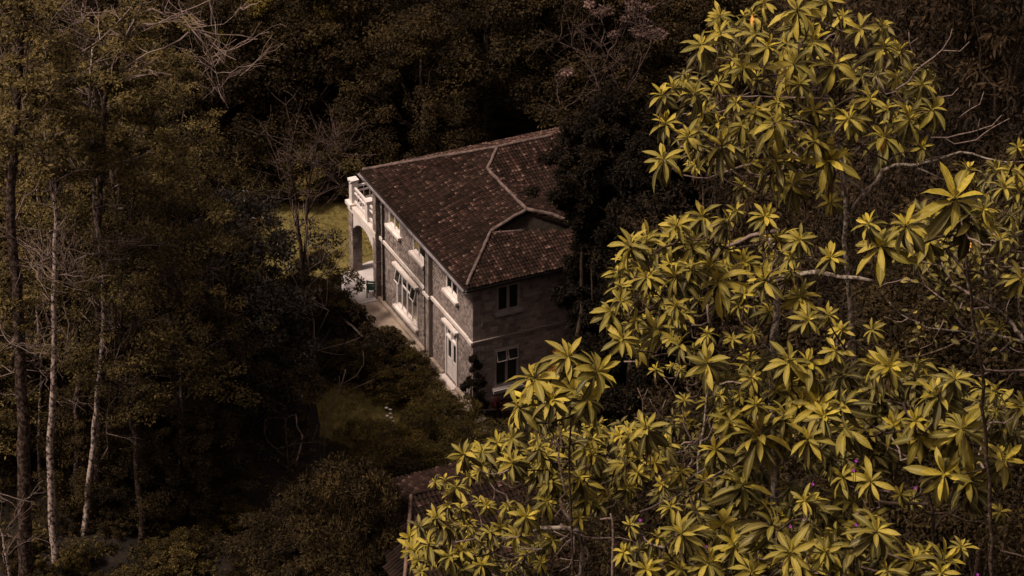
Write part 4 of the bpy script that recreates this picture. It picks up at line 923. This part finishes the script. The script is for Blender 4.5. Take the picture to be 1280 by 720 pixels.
# ------------------------------------------------------------------ foreground trees with large leaf rosettes
def leaf_mesh(name, age, seed, wide=.26, curl=.25):
    """one leaf of unit length along +x, up = +z"""
    r = np.random.default_rng(seed); ns = 7; V = []; rib = []; lu = []
    wv = r.normal(0, .012, (ns, 2)); tw = r.uniform(-.25, .25)
    for i in range(ns):
        t_ = i / (ns - 1); w = wide * .5 * (math.sin(math.pi * min(.985, t_ ** 1.5 * .95 + .045)) ** .68); w = max(w, .008) if i else .012
        ang = curl * t_ * 1.4; x = t_ * (1 - .10 * curl * t_); z = -curl * .42 * t_ * t_
        for k, sx in enumerate((-1, 0, 1)):
            up_ = abs(sx) * w * .42 + (wv[i, 0 if sx < 0 else 1] if sx and 0 < i < ns - 1 else 0); rot = tw * t_
            yy = sx * w * math.cos(rot); V.append((x, yy, z + up_ + sx * w * math.sin(rot))); rib.append(1 - abs(sx)); lu.append(t_)
    V.append((1.035 * (1 - .1 * curl), 0, -curl * .46)); rib.append(1); lu.append(1)
    F = []
    for i in range(ns - 1):
        for k in range(2): F.append((3 * i + k, 3 * i + 3 + k, 3 * i + 4 + k, 3 * i + 1 + k))
    me = bpy.data.meshes.new(name); me.from_pydata(V, [], F + [(3 * ns - 3, 3 * ns, 3 * ns - 2), (3 * ns - 2, 3 * ns, 3 * ns - 1)])
    for nm, a in (('rnd', [r.random()] * len(V)), ('age', [age] * len(V)), ('rib', rib), ('lu', lu)):
        at = me.attributes.new(nm, 'FLOAT', 'POINT'); at.data.foreach_set('value', np.array(a, dtype=np.float32))
    me.polygons.foreach_set('use_smooth', [True] * len(me.polygons)); me.update(); me.materials.append(M['big_leaf']); return me
LEAVES = [[leaf_mesh('leaf', age, 100 + i * 10 + k, w, c) for k in range(4)] for i, (age, w, c) in enumerate(((.05, .26, .2), (.45, .25, .9), (.95, .27, 1.15)))]
def rosette_plan(seed, shade=False):
    """list of (age class, variant, matrix) for a rosette of unit radius, axis +z"""
    r = random.Random(seed); out = []
    def ring(n, el, L_, cls, a0, je=.12, base=.02, h=0.0):
        for i in range(n):
            a = a0 + 2 * math.pi * (i + r.uniform(-.22, .22)) / n; e_ = el + r.gauss(0, je); l_ = L_ * r.uniform(.72, 1.14)
            m = Matrix.Rotation(a, 4, 'Z') @ Matrix.Translation((base, 0, h + r.uniform(-.02, .02))) @ Matrix.Rotation(-e_, 4, 'Y') @ Matrix.Rotation(r.gauss(0, .36), 4, 'X')
            out.append((cls, r.randrange(4), m @ Matrix.Diagonal((l_, l_, l_, 1))))
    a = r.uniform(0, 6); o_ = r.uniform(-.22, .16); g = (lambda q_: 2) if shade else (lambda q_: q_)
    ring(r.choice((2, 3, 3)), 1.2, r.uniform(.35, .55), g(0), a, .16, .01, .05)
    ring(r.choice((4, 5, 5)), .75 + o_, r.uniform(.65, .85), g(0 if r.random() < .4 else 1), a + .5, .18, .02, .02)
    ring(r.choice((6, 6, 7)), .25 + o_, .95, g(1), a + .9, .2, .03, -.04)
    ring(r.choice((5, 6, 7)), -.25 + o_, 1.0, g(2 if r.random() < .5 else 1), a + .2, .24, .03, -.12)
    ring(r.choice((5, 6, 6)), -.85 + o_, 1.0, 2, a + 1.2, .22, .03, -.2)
    return [q_ for q_ in out if r.random() > .05]
PLANS = [rosette_plan(300 + i) for i in range(24)]; SPLANS = [rosette_plan(400 + i, True) for i in range(8)]  # SPLANS: deep rosettes of darkest leaves only, gap shade put into colour
def arrays(me):
    n = len(me.vertices); v = np.empty(n * 3); me.vertices.foreach_get('co', v); A = {}
    for k in ('rnd', 'age', 'rib', 'lu'):
        a = np.empty(n); me.attributes[k].data.foreach_get('value', a); A[k] = a
    return v.reshape(-1, 3), [tuple(p.vertices) for p in me.polygons], A
LARR = [[arrays(m) for m in row] for row in LEAVES]
def joined_rosette(plan, seed, name='rosette_leaves'):
    r = random.Random(seed); V = []; F = []; A = {k: [] for k in ('rnd', 'age', 'rib', 'lu')}; off = 0
    for (c, k, m) in plan:
        v, f_, a = LARR[c][k]; mm = np.array(m); w = v @ mm[:3, :3].T + mm[:3, 3]; V.append(w); F += [tuple(i + off for i in p) for p in f_]; off += len(v)
        for q_ in A: A[q_].append(np.full(len(v), r.random()) if q_ == 'rnd' else a[q_])
    me = bpy.data.meshes.new(name); me.from_pydata(np.concatenate(V).tolist(), [], F)
    for k in A: at = me.attributes.new(k, 'FLOAT', 'POINT'); at.data.foreach_set('value', np.concatenate(A[k]).astype(np.float32))
    me.polygons.foreach_set('use_smooth', [True] * len(me.polygons)); me.update(); me.materials.append(M['big_leaf']); return me
RJ = [joined_rosette(p, i) for i, p in enumerate(PLANS)]; SJ = [joined_rosette(p, 50 + i) for i, p in enumerate(SPLANS)]
bud = MB().tube([(0, 0, -.45), (0.01, 0, -.2), (0, .01, 0), (0, 0, .06)], [.03, .034, .03, .012], 6)
BUD = bud.mesh('bud_stem', True); BUD.materials.append(M['bark_brown'])
_dp = MB(); _r = random.Random(4)
for i in range(13):
    a = _r.uniform(0, 6.28); l_ = _r.uniform(.35, .8); c = np.array([math.cos(a) * .06, math.sin(a) * .06, -.25 - _r.uniform(0, .2)]); o_ = np.array([math.cos(a) * .10, math.sin(a) * .10, 0]); s = np.array([-math.sin(a), math.cos(a), 0]) * .03
    _dp.add([c - s * .4, c + s * .4, c + o_ - np.array([0, 0, l_ * .5]) + s, c + o_ * .8 - np.array([0, 0, l_]), c + o_ - np.array([0, 0, l_ * .5]) - s], [(0, 1, 2, 4), (4, 2, 3)])
DEAD = _dp.mesh('withered_leaves'); DEAD.materials.append(M['dead_leaf'])
ORG = leaf_mesh('orange_leaf', .5, 999, .27, .3); ORG.materials.clear(); ORG.materials.append(M['orange_leaf'])

def plant_tree(name, label, Y, trunk, w, ros, fill, seed, mat='bark_lichen', extra=(), group=None, lean=.30, detail=300):
    """ros: (px,py,r px) measured rosettes; fill: (px,py,rx,ry,count,rpx) loose ellipses of further, deeper rosettes"""
    r = random.Random(seed); rn = np.random.default_rng(seed)
    b0 = atY(trunk[0][0], trunk[0][1], Y); gz = ground(b0[0], Y) ; sc = depth(b0) / FPX
    root = empty(name, (b0[0], b0[1], gz)); tag(root, label, 'tree', group); B0 = np.array([b0[0], b0[1], gz])
    T = [np.array([b0[0] + .3, b0[1] + .4, gz - .5])] + [atY(x, y, Y + .5) for x, y in trunk]; TT = []
    for a, b_ in zip(T[:-1], T[1:]):
        m = max(1, int(np.linalg.norm(b_ - a) / .25))
        for k in range(m): TT.append(a + (b_ - a) * k / m + rn.normal(0, .012, 3))
    TT.append(T[-1]); TT = np.array(TT); MB().tube(TT - B0, np.linspace(w * 1.25, w * .45, len(TT)) * sc / 2, 10).build('trunk', M[mat], root, True)
    items = []
    cx_ = sum(q_[0] for q_ in ros) / max(1, len(ros))
    for (x, y, rp) in ros: items.append((atY(x, y, Y + r.uniform(-.9, .5)), rp, True))
    for (x, y, rx, ry, n, rp) in fill:
        for _ in range(int(n * 1.9)):
            th = r.uniform(0, 6.28); q_ = math.sqrt(r.random()); items.append((atY(x + rx * q_ * math.cos(th), y + ry * q_ * math.sin(th), Y + r.uniform(1.0, 3.2)), rp * r.uniform(.7, 1.05), False))
    nodes = [p for p in TT[len(TT) // 3:]]; mid = TT[-1]
    order = sorted(range(len(items)), key=lambda i: np.linalg.norm(items[i][0] - mid))
    axes = {}
    for i in order:
        p = items[i][0]; nd = np.array(nodes); dv = p - nd; dd = np.linalg.norm(dv, axis=1) + np.where(dv[:, 2] < .02, .9, 0) + np.where(np.linalg.norm(dv, axis=1) < .12, 1.0, 0)
        s = nd[int(np.argmin(dd))]; L_ = np.linalg.norm(p - s); end = p - np.array([0, 0, .08])
        w_ = wander(s, end, 7, .35, seed * 1000 + i); sag = np.sin(np.linspace(0, math.pi, 7)) * L_ * .12; w_[:, 2] -= sag
        MB().tube(w_ - B0, np.linspace(.008 + .010 * min(1.5, L_), .007, 7), 5).build('branch', M['bark_twig' if r.random() < .12 else 'bark_brown'], root, True)
        nodes += [w_[2], w_[4], w_[5]]
        ax = (p - s) / (L_ + 1e-6); a = Vector((ax[0] * .45, ax[1] * .45 - .10, 1.0)) + Vector((r.gauss(0, lean), r.gauss(0, lean), 0)); axes[i] = a.normalized()
    big = sorted([i for i in range(len(items)) if items[i][2]], key=lambda i: -items[i][1]); used = 0
    for i in big + [i for i in range(len(items)) if not items[i][2]]:
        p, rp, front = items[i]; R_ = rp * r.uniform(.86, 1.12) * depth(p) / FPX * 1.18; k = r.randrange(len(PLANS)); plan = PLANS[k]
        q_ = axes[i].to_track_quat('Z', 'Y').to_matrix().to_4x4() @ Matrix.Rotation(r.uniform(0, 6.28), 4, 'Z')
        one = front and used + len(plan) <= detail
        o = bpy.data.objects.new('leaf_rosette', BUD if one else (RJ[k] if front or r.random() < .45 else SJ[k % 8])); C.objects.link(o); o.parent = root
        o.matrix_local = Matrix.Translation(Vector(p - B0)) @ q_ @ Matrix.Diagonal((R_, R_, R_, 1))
        if one:
            used += len(plan)
            for (c, v, m) in plan:
                l_ = bpy.data.objects.new('leaf', LEAVES[c][v]); C.objects.link(l_); l_.parent = o; l_.matrix_local = m
        if r.random() < .20:
            d_ = bpy.data.objects.new('withered_leaves', DEAD); C.objects.link(d_); d_.parent = root
            s_ = R_ * r.uniform(.9, 1.5); d_.matrix_local = Matrix.Translation(Vector(p - B0)) @ Matrix.Rotation(r.uniform(0, 6), 4, 'Z') @ Matrix.Diagonal((s_, s_, s_ * 1.2, 1)); d_['kind'] = 'stuff'
        if r.random() < .045:
            d_ = bpy.data.objects.new('orange_leaf', ORG); C.objects.link(d_); d_.parent = o
            d_.matrix_local = Matrix.Rotation(r.uniform(3.6, 5.6), 4, 'Z') @ Matrix.Rotation(.75, 4, 'Y') @ Matrix.Diagonal((.7, .7, .7, 1))
    for pp, (a, b_), dy in extra:
        P = [atY(x, y, Y + dy) for x, y in pp]; W = []
        for u_, v_ in zip(P[:-1], P[1:]):
            m = max(1, int(np.linalg.norm(v_ - u_) / .10))
            for k in range(m): W.append(u_ + (v_ - u_) * k / m + (rn.normal(0, .007, 3) if k else 0))
        W.append(P[-1]); MB().tube(np.array(W) - B0, np.linspace(a, b_, len(W)) * sc / 2, 6).build('branch', M['bark_lichen' if a > 4 else 'bark_twig'], root, True)
    return root
#@LISTS
TA = [(900,42,22),(900,20,20),(878,56,24),(940,18,24),(984,54,24),(1016,52,26),(992,80,34),(944,42,22),(960,58,20),(868,118,28),(828,118,18),(842,108,18),(860,100,16),(898,104,16),(920,128,16),
  (972,128,20),(944,138,20),(1018,138,22),(996,12,32),(1032,2,30),(956,2,22),(1076,36,24),(1104,58,30),(1102,32,16),(1044,80,36),(1122,98,20),(1152,106,20),(1088,124,22),(1110,136,18),(1166,136,26),
  (1042,136,20),(1138,142,16),(860,170,26),(830,200,28),(902,182,30),(928,157,24),(968,154,30),(970,200,34),(1018,177,28),(990,230,28),(968,228,18),(832,154,22),(1106,171,30),(1136,150,32),(1062,148,26),
  (1036,200,34),(1152,184,18),(1038,252,18),(880,140,18),(1070,160,22),(1000,106,22),(930,84,20)]
TB = [(788,308,30),(808,300,26),(808,346,28),(844,346,28),(864,306,28),(864,336,22),(840,296,26),(888,332,20),(898,352,34),(932,328,22),(974,300,26),(956,350,28),(990,340,18),(764,390,26),(776,358,18),(776,376,18),
  (820,412,30),(778,424,26),(844,394,20),(844,382,16),(916,424,16),(884,418,16),(940,416,16),(794,400,14),(930,368,16),(988,320,18),(878,270,24),(956,270,22),(910,276,20),(846,282,22),(920,264,14),(800,436,24),(868,438,20),
  (1038,322,24),(1000,300,22),(884,290,22),(850,430,20),(1010,400,22),(1000,372,22)]
TC = [(884,454,30),(986,452,28),(1010,454,32),(1020,508,32),(982,520,34),(948,544,36),(980,544,28),(1010,550,34),(940,472,20),(944,506,20),(912,526,24),(808,536,26),(832,556,24),(786,544,24),(894,562,24),(856,500,14),(900,494,12),
  (924,492,12),(1002,502,24),(818,578,20),(928,606,34),(870,638,20),(904,654,30),(956,632,14),(828,606,16),(912,596,18),(820,462,12),(840,458,8),(850,462,9),(850,590,20),(880,600,20)]
TD = [(1096,456,34),(1112,458,26),(1194,474,26),(1172,494,32),(1052,506,32),(1056,534,34),(1118,532,24),(1144,526,24),(1150,546,34),(1202,536,40),(1250,568,24),(1278,508,24),(1244,514,10),(1044,438,24),(1180,592,44),(1254,576,36),
  (1088,602,26),(1054,596,28),(1126,618,16),(1140,624,16),(1090,644,20),(1030,520,24),(1230,400,18),(1250,410,20),(1036,394,18),(1090,412,16),(1052,412,14),(1250,640,16)]
TE = [(1194,248,46),(1212,272,42),(1132,282,36),(1172,274,26),(1102,308,40),(1086,280,22),(1160,300,26),(1210,212,20),(1264,212,18),(1272,184,18),(1254,234,20),(1274,240,18),(1276,348,24),(1250,300,20),(1230,262,18)]
TF = [(668,472,37),(717,486,38),(747,464,35),(710,446,33),(648,508,30),(690,500,28),(735,500,26),(668,510,24)]
TG = [(700,542,22),(672,548,14),(640,548,20),(622,554,20),(580,568,24),(602,564,22),(642,576,24),(682,570,22),(674,560,16),(740,550,22),(740,568,24),(782,578,24),(774,544,18),(746,530,24),(786,536,18),(808,534,18),(724,596,22),
  (688,600,18),(806,572,18),(780,552,20),(732,560,18),(516,688,24),(536,680,24),(554,656,24),(546,646,18),(560,632,14),(576,636,14),(599,626,12),(608,632,14),(634,632,13),(658,646,24),(684,626,24),(688,604,20),(726,604,26),
  (734,624,20),(586,656,14),(612,664,20),(626,660,18),(562,696,20),(578,708,18),(602,706,20),(578,688,16),(638,712,13),(676,704,14),(522,700,18),(526,714,14),(602,580,24),(640,578,26),(570,610,20),(556,600,16),(544,602,12),
  (682,576,24),(690,676,16),(646,670,18),(724,648,16)]
TH_ = [(822,672,24),(852,668,26),(918,682,28),(968,656,34),(1006,626,20),(1018,626,16),(886,704,26),(988,690,32),(1002,706,28),(1010,678,20),(1032,690,28),(946,678,24),(808,712,20),(838,634,18),(788,656,18),(1066,682,34),
  (1096,664,34),(1142,700,26),(1156,690,18),(1180,700,28),(1202,684,18),(1176,716,20),(850,712,20),(780,690,18),(940,715,22),(1050,712,24),(1110,714,22)]
plant_tree('rosette_tree', 'topmost tree of yellow green leaf rosettes, reaching the top edge of the picture', 35.5, [(1075, 760), (1070, 560), (1064, 400), (1056, 300), (1058, 250), (1050, 200), (1040, 140), (1010, 60)], 10, TA,
  [(1000, 90, 150, 80, 26, 22), (960, 190, 110, 50, 16, 20), (1110, 110, 60, 50, 8, 18)], 71, extra=(
  ([(1095, 96), (1107, 118), (1120, 114), (1133, 132)], (2, 1), 0), ([(1104, 212), (1095, 228), (1083, 240), (1066, 262)], (5, 7), 0), ([(1120, 206), (1145, 207), (1170, 200), (1200, 190), (1215, 192), (1232, 198), (1260, 203), (1290, 202)], (4.5, 1.5), 0), ([(1104, 213), (1120, 206)], (5, 4.5), 0),
  ([(1146, 209), (1165, 218), (1178, 224), (1186, 232)], (2.6, 1.4), 0), ([(1172, 203), (1178, 222)], (1.4, 1), 0), ([(1150, 202), (1172, 196), (1200, 189)], (1, 1.2), 0), ([(1050, 202), (1060, 225), (1075, 235), (1085, 245), (1087, 262)], (4.5, 3), 0),
  ([(1163, 172), (1185, 172), (1215, 165), (1240, 157), (1252, 144)], (2, 1), 0), ([(1182, 173), (1193, 180), (1220, 175), (1240, 160), (1262, 148)], (1.5, 1), 0), ([(1222, 163), (1225, 148)], (1.2, .8), 0),
  ([(1120, 112), (1136, 102), (1144, 90), (1151, 83), (1168, 71), (1178, 62), (1188, 46), (1190, 36)], (2.6, 1), 0), ([(1178, 63), (1200, 64), (1212, 52)], (1.3, .8), 0), ([(1151, 83), (1142, 68), (1137, 54), (1136, 40)], (1.8, .9), 0), ([(1137, 55), (1148, 47)], (1, .8), 0),
  ([(1150, 125), (1170, 122), (1190, 119), (1198, 110)], (1.6, .9), 0), ([(1200, 146), (1212, 137), (1225, 130), (1230, 114)], (1.4, .9), 0), ([(1212, 137), (1212, 126)], (1, .8), 0),
  ([(1040, 124), (1000, 122), (960, 121), (925, 121), (900, 119)], (3, 1.2), .4), ([(850, 143), (900, 140), (920, 133), (950, 126)], (1.4, 2), .3), ([(925, 121), (935, 108), (938, 96)], (1.4, .8), .2), ([(925, 121), (945, 112), (930, 95)], (1.2, .8), .3), ([(830, 200), (850, 218), (870, 222), (885, 223), (903, 216), (940, 205)], (1.6, 2.4), .2), ([(935, 213), (945, 221), (960, 222), (980, 210)], (2, 2.6), .2)))
plant_tree('rosette_tree', 'tree with the spotted grey trunk and a broad crown to the right of the house', 34.3, [(975, 760), (970, 620), (966, 500), (967, 420), (972, 370), (985, 330), (960, 300)], 17, TB,
  [(850, 340, 80, 50, 22, 20), (950, 340, 60, 50, 12, 20), (810, 400, 50, 30, 8, 18)], 72, extra=(
  ([(908, 308), (925, 302), (950, 292), (975, 288)], (4, 6), .2), ([(960, 362), (966, 330), (978, 314)], (4, 2), .2), ([(970, 350), (1000, 343), (1022, 340), (1050, 347), (1075, 348), (1092, 352)], (8, 5), .5), ([(780, 452), (800, 452), (822, 444), (845, 444), (866, 448)], (2, 2.6), .4), ([(884, 380), (886, 400), (892, 416)], (3, 3.5), .7), ([(925, 410), (930, 380), (935, 360)], (2, 1.4), .5)))
plant_tree('rosette_tree', 'bushy tree with long drooping leaves in the centre right, below the spotted trunk', 33.2, [(890, 760), (874, 640), (876, 576), (880, 530), (884, 490), (890, 455)], 7, TC,
  [(960, 500, 80, 60, 26, 24), (860, 570, 80, 50, 18, 20), (930, 620, 70, 40, 14, 22)], 73, extra=(
  ([(876, 562), (868, 556), (862, 545), (855, 530), (852, 500)], (3, 2.2), 0), ([(876, 552), (886, 546), (892, 530)], (2, 1.2), 0), ([(846, 560), (856, 553), (870, 553)], (2, 2.6), 0), ([(800, 640), (826, 628), (850, 618), (875, 605), (903, 588)], (2.6, 1.3), -.6), ([(855, 603), (868, 594), (882, 585)], (2, 1), -.6),
  ([(855, 510), (845, 495), (838, 482), (826, 468)], (1.8, 1), 0), ([(840, 486), (846, 472), (848, 462)], (1.2, .8), 0), ([(804, 528), (803, 500), (797, 485)], (1.3, .8), .3), ([(803, 502), (810, 485)], (1, .7), .3), ([(850, 527), (830, 524), (815, 505), (812, 498)], (1.2, .8), .2), ([(830, 524), (828, 510), (832, 500)], (1.5, .9), .2)))
plant_tree('rosette_tree', 'large leaved tree at the lower right edge of the picture', 32.2, [(1175, 780), (1168, 700), (1165, 640), (1150, 560), (1130, 500)], 8, TD,
  [(1120, 500, 90, 60, 18, 28), (1210, 540, 70, 70, 14, 28), (1060, 580, 60, 50, 14, 26)], 74, 'bark_brown', extra=(
  ([(1268, 463), (1250, 464), (1232, 462), (1228, 455)], (3, 1.4), -.3), ([(1290, 462), (1268, 463)], (3, 3), -.3), ([(1238, 465), (1222, 470), (1214, 468), (1211, 464)], (1.6, .9), -.3), ([(1268, 465), (1262, 470), (1258, 478)], (1.4, .9), -.3), ([(1280, 441), (1270, 439), (1262, 434)], (2, 1), -.3),
  ([(1160, 630), (1130, 630), (1105, 628), (1098, 624), (1100, 634), (1080, 640), (1066, 644)], (4, 2), -.2), ([(1290, 699), (1270, 693), (1250, 688)], (3, 1.6), -.5), ([(1262, 695), (1255, 702)], (1.4, .9), -.5), ([(1110, 692), (1130, 700), (1142, 704)], (2.6, 2), -.2)))
plant_tree('rosette_tree', 'tree with the largest pale leaf rosettes at the right, above the grey leafed shrub', 29.5, [(1240, 780), (1236, 600), (1225, 450), (1210, 340), (1204, 290)], 8, TE,
  [(1190, 285, 60, 30, 8, 30), (1255, 250, 30, 50, 8, 20)], 75, 'bark_brown', lean=.3)
plant_tree('rosette_tree', 'sapling with a tight head of big bright leaves before the shaded wall', 31.8, [(716, 780), (714, 650), (712, 560), (712, 510), (708, 480)], 5, TF, [(705, 500, 45, 22, 8, 28)], 76, 'bark_brown', lean=.25)
plant_tree('rosette_tree', 'low spreading tree of small yellow green rosettes over the outbuilding roof', 36.5, [(722, 790), (726, 716), (728, 680), (720, 656), (700, 640)], 12, TG,
  [(640, 580, 70, 30, 16, 18), (560, 680, 50, 30, 12, 18), (760, 560, 60, 30, 14, 18), (620, 690, 70, 30, 10, 16), (740, 610, 50, 30, 9, 20)], 77, extra=(
  ([(668, 664), (672, 660), (690, 660), (712, 661), (726, 664)], (5, 7), -.1), ([(700, 655), (718, 666), (745, 673), (775, 672), (790, 676), (800, 682)], (3, 1.6), -.3), ([(717, 670), (718, 690), (712, 708), (700, 714)], (3, 1.8), -.3), ([(716, 672), (702, 685), (690, 700)], (1.6, 1), -.3), ([(700, 698), (712, 700), (730, 702)], (1.8, 1.2), -.3), ([(700, 655), (694, 645), (704, 632)], (2, 1), -.3), ([(692, 664), (705, 670), (718, 674)], (1.6, 1), -.3)))
plant_tree('rosette_tree', 'foreground tree filling the bottom edge right of centre with broad rosettes', 31.0, [(930, 800), (934, 730), (940, 690), (950, 660)], 7, TH_,
  [(900, 690, 110, 30, 18, 26), (1080, 690, 90, 30, 14, 28), (990, 650, 60, 30, 8, 24)], 78, 'bark_brown')
# pale dead stem, purple flowers
dp_ = empty('dead_stem', atY(767, 780, 34)); tag(dp_, 'bare whitish dead stem standing upright near the bottom centre', 'stem')
_b = atY(767, 780, 34); MB().tube(np.array([atY(x, y, 34) for x, y in ((767, 790), (766, 740), (766, 700), (767, 672), (766, 652), (763, 642))]) - _b, [.024, .022, .019, .018, .015, .009], 7).build('trunk', M['bark_twig'], dp_, True)
MB().tube(np.array([atY(x, y, 34) for x, y in ((766, 648), (758, 648), (750, 649))]) - _b, [.010, .012, .006], 5).build('branch', M['bark_twig'], dp_)
FLW = [(1070, 576, 'above the lower right leaves'), (1067, 588, 'just below another purple bloom'), (1016, 605, 'left of the drooping leaves'), (1144, 610, 'under the largest low rosette'), (988, 658, 'between two bottom rosettes'), (800, 650, 'right of the pale dead stem'), (1070, 656, 'over the bottom right rosette'), (1222, 718, 'at the bottom edge, lower right'), (883, 683, 'near the bottom edge, right of centre')]
for (x, y, lb_) in FLW:
    c = atY(x, y, 30.6); fo = empty('purple_flower', c); tag(fo, 'small purple flower ' + lb_, 'flower'); mb = MB()
    for k in range(5):
        a = k * 1.257; d_ = np.array([math.cos(a), math.sin(a) * .8 - .2, math.sin(a) * .7]) * .016; s_ = np.cross(d_, [.3, -.9, .4]); s_ = s_ / np.linalg.norm(s_) * .011; mb.add([(0, 0, 0), d_ * .6 + s_, d_, d_ * .6 - s_], [(0, 1, 2, 3)])
    mb.build('petals', M['flower_magenta'], fo); MB().tube([(0, 0, 0), (.01, .03, -.25), (0, .05, -.6)], .004, 4).build('stem', M['bark_brown'], fo)

# broad ovate leafed shrub with tangled grey branches at the right
def ovate(seed):
    r = np.random.default_rng(seed); V = []; rib = []; lu = []; ns = 5
    for i in range(ns):
        t_ = i / (ns - 1); w = .30 * math.sin(math.pi * min(.97, t_ ** .8 * .93 + .04)) ** .8
        for sx in (-1, 0, 1): V.append((t_, sx * w, -.12 * t_ * t_ + abs(sx) * w * .3 + r.normal(0, .01))); rib.append(1 - abs(sx)); lu.append(t_)
    F = [(3 * i + k, 3 * i + 3 + k, 3 * i + 4 + k, 3 * i + 1 + k) for i in range(ns - 1) for k in range(2)]
    me = bpy.data.meshes.new('leaf'); me.from_pydata(V, [], F)
    for nm, a in (('rnd', [r.random()] * len(V)), ('age', [r.choice([.5, .8, 1.0])] * len(V)), ('rib', rib), ('lu', lu)):
        at = me.attributes.new(nm, 'FLOAT', 'POINT'); at.data.foreach_set('value', np.array(a, dtype=np.float32))
    me.polygons.foreach_set('use_smooth', [True] * len(me.polygons)); me.update(); me.materials.append(M['big_leaf']); return me
OV = [ovate(i) for i in range(8)]
Yb = 30.3; B0 = atY(1300, 620, Yb); B0[2] = ground(B0[0], Yb); sb = empty('ovate_shrub', B0); tag(sb, 'tangled grey branched shrub with small oval leaves at the right edge', 'shrub')
brs = [([(1300, 640), (1290, 430), (1240, 418), (1200, 414), (1160, 410), (1135, 398), (1120, 388), (1112, 378)], (7, 1.4)), ([(1280, 426), (1260, 400), (1242, 384), (1235, 350), (1232, 330), (1226, 315)], (6, 2)), ([(1232, 330), (1255, 334), (1285, 336)], (2, 3)), ([(1245, 385), (1200, 385), (1180, 375), (1160, 360), (1140, 350)], (3, 1.4)),
    ([(1206, 410), (1190, 392), (1180, 377)], (3, 1.4)), ([(1242, 385), (1215, 370), (1205, 345), (1180, 335), (1150, 325)], (4, 1.4)), ([(1135, 398), (1120, 402), (1105, 396)], (1.4, .9)), ([(1200, 386), (1206, 372), (1212, 362)], (1.5, .9)), ([(1260, 400), (1258, 385), (1262, 374)], (2, 1)), ([(1290, 430), (1276, 395), (1270, 360), (1260, 345)], (4, 1.6)),
    ([(1265, 426), (1250, 440), (1240, 428), (1230, 410)], (3, 1)), ([(1226, 315), (1205, 308), (1190, 296)], (2, 1)), ([(1226, 315), (1240, 300), (1262, 312)], (2, 1)), ([(1180, 400), (1165, 430), (1150, 436)], (2, 1)), ([(1140, 350), (1120, 352), (1100, 358)], (1.6, .9))]
tips = []; rn = np.random.default_rng(81)
for pp, (a, b_) in brs:
    P = [atY(x, y, Yb + rn.uniform(-.15, .15)) for x, y in pp]; W = []
    for u_, v_ in zip(P[:-1], P[1:]):
        m = max(1, int(np.linalg.norm(v_ - u_) / .07)); W += [u_ + (v_ - u_) * k / m + (rn.normal(0, .006, 3) if k else 0) for k in range(m)]
    W.append(P[-1]); MB().tube(np.array(W) - B0, np.linspace(a, b_, len(W)) * depth(P[0]) / FPX / 2, 6).build('branch', M['bark_lichen' if a > 5 else 'bark_twig'], sb, True); tips += W[len(W) // 3:]
for i in range(300):
    if i % 3 == 0: x, y = rn.uniform(1130, 1290), rn.uniform(300, 425); c = atY(x, y, Yb + rn.uniform(-.3, .5))
    elif i % 3 == 1: x, y = rn.normal(1195, 32), rn.normal(335, 20); c = atY(x, y, Yb + rn.uniform(-.3, .4))
    else: c = tips[rn.integers(len(tips))] + rn.normal(0, .06, 3)
    if i % 3 != 2:
        T_ = np.array(tips); s = T_[int(np.argmin(np.linalg.norm(T_ - c, axis=1)))]
        if i % 4 == 0: MB().tube(wander(s, c, 4, .3, i) - B0, .0035, 4).build('twig', M['bark_brown'], sb)
    l_ = bpy.data.objects.new('leaf', OV[i % 8]); C.objects.link(l_); l_.parent = sb; s = rn.uniform(.05, .105)
    l_.matrix_local = Matrix.Translation(Vector(c - B0)) @ Matrix.Rotation(rn.uniform(0, 6.28), 4, 'Z') @ Matrix.Rotation(rn.normal(.35, .5), 4, 'Y') @ Matrix.Rotation(rn.normal(0, .4), 4, 'X') @ Matrix.Diagonal((s, s, s, 1))

# leafy understorey trees further down the slope, seen in the gaps
tree_proto('midA', 'round', 2.3, 5.0, 5, 120, 15000, .12, 'leaf_dark', 'bark_brown', .14, 31, up=.5, asp=.4, hollow=.3)
tree_proto('midB', 'round', 2.0, 6.0, 5, 130, 16000, .13, 'leaf_brown', 'bark_brown', .12, 32, hang=1.2, asp=.28, hollow=.3)
def hang_tree(key, px, py, Y, s, lab, grp, rz):
    """crown centre near (px,py); the foot reaches down to the slope"""
    c = atY(px, py, Y); g = ground(c[0], Y); top = c[2] - g; t_ = put_tree(key, 'understorey_tree', (c[0], Y, g - .2), s, rz, lab, 'tree', grp)
    base = top - 2.6 * s
    t_.scale = (s, s, s); t_.location.z = c[2] - 7.5 * s
    if t_.location.z > g:
        q_ = MB().tube([(0, 0, 0.2), (.1, .05, -(t_.location.z - g) / s * .5), (0, .1, -(t_.location.z - g) / s - .4)], [.14, .17, .2], 8).build('trunk', M['bark_brown'], t_, True)
for i, (x, y, Y, s) in enumerate(((1080, 520, 46, .8), (1210, 560, 45, .85), (960, 600, 47, .8), (1130, 640, 44, .8), (1270, 660, 43, .8), (1000, 680, 44, .75), (860, 640, 46, .7), (800, 700, 44, .65), (1180, 420, 48, .75), (1250, 360, 47, .8), (760, 640, 48, .55), (900, 720, 43, .7), (1080, 730, 42, .7), (1220, 740, 41, .75))):
    hang_tree('midA', x, y, Y, s, 'leafy dark green tree in the gaps behind the bright rosettes', 'understorey trees on the slope', i * 1.3)
for i, (x, y, Y, s) in enumerate(((1240, 60, 60, 1.3), (1180, 130, 64, 1.2), (1270, 160, 58, 1.1), (1130, 20, 66, 1.2), (1290, 20, 62, 1.3), (900, 300, 60, .8), (1000, 390, 58, .9), (1130, 380, 55, .8))):
    hang_tree('midB', x, y, Y, s, 'reddish brown tree with hanging narrow leaves behind the bright rosettes', 'hanging leaved trees on the slope', i * 1.7)
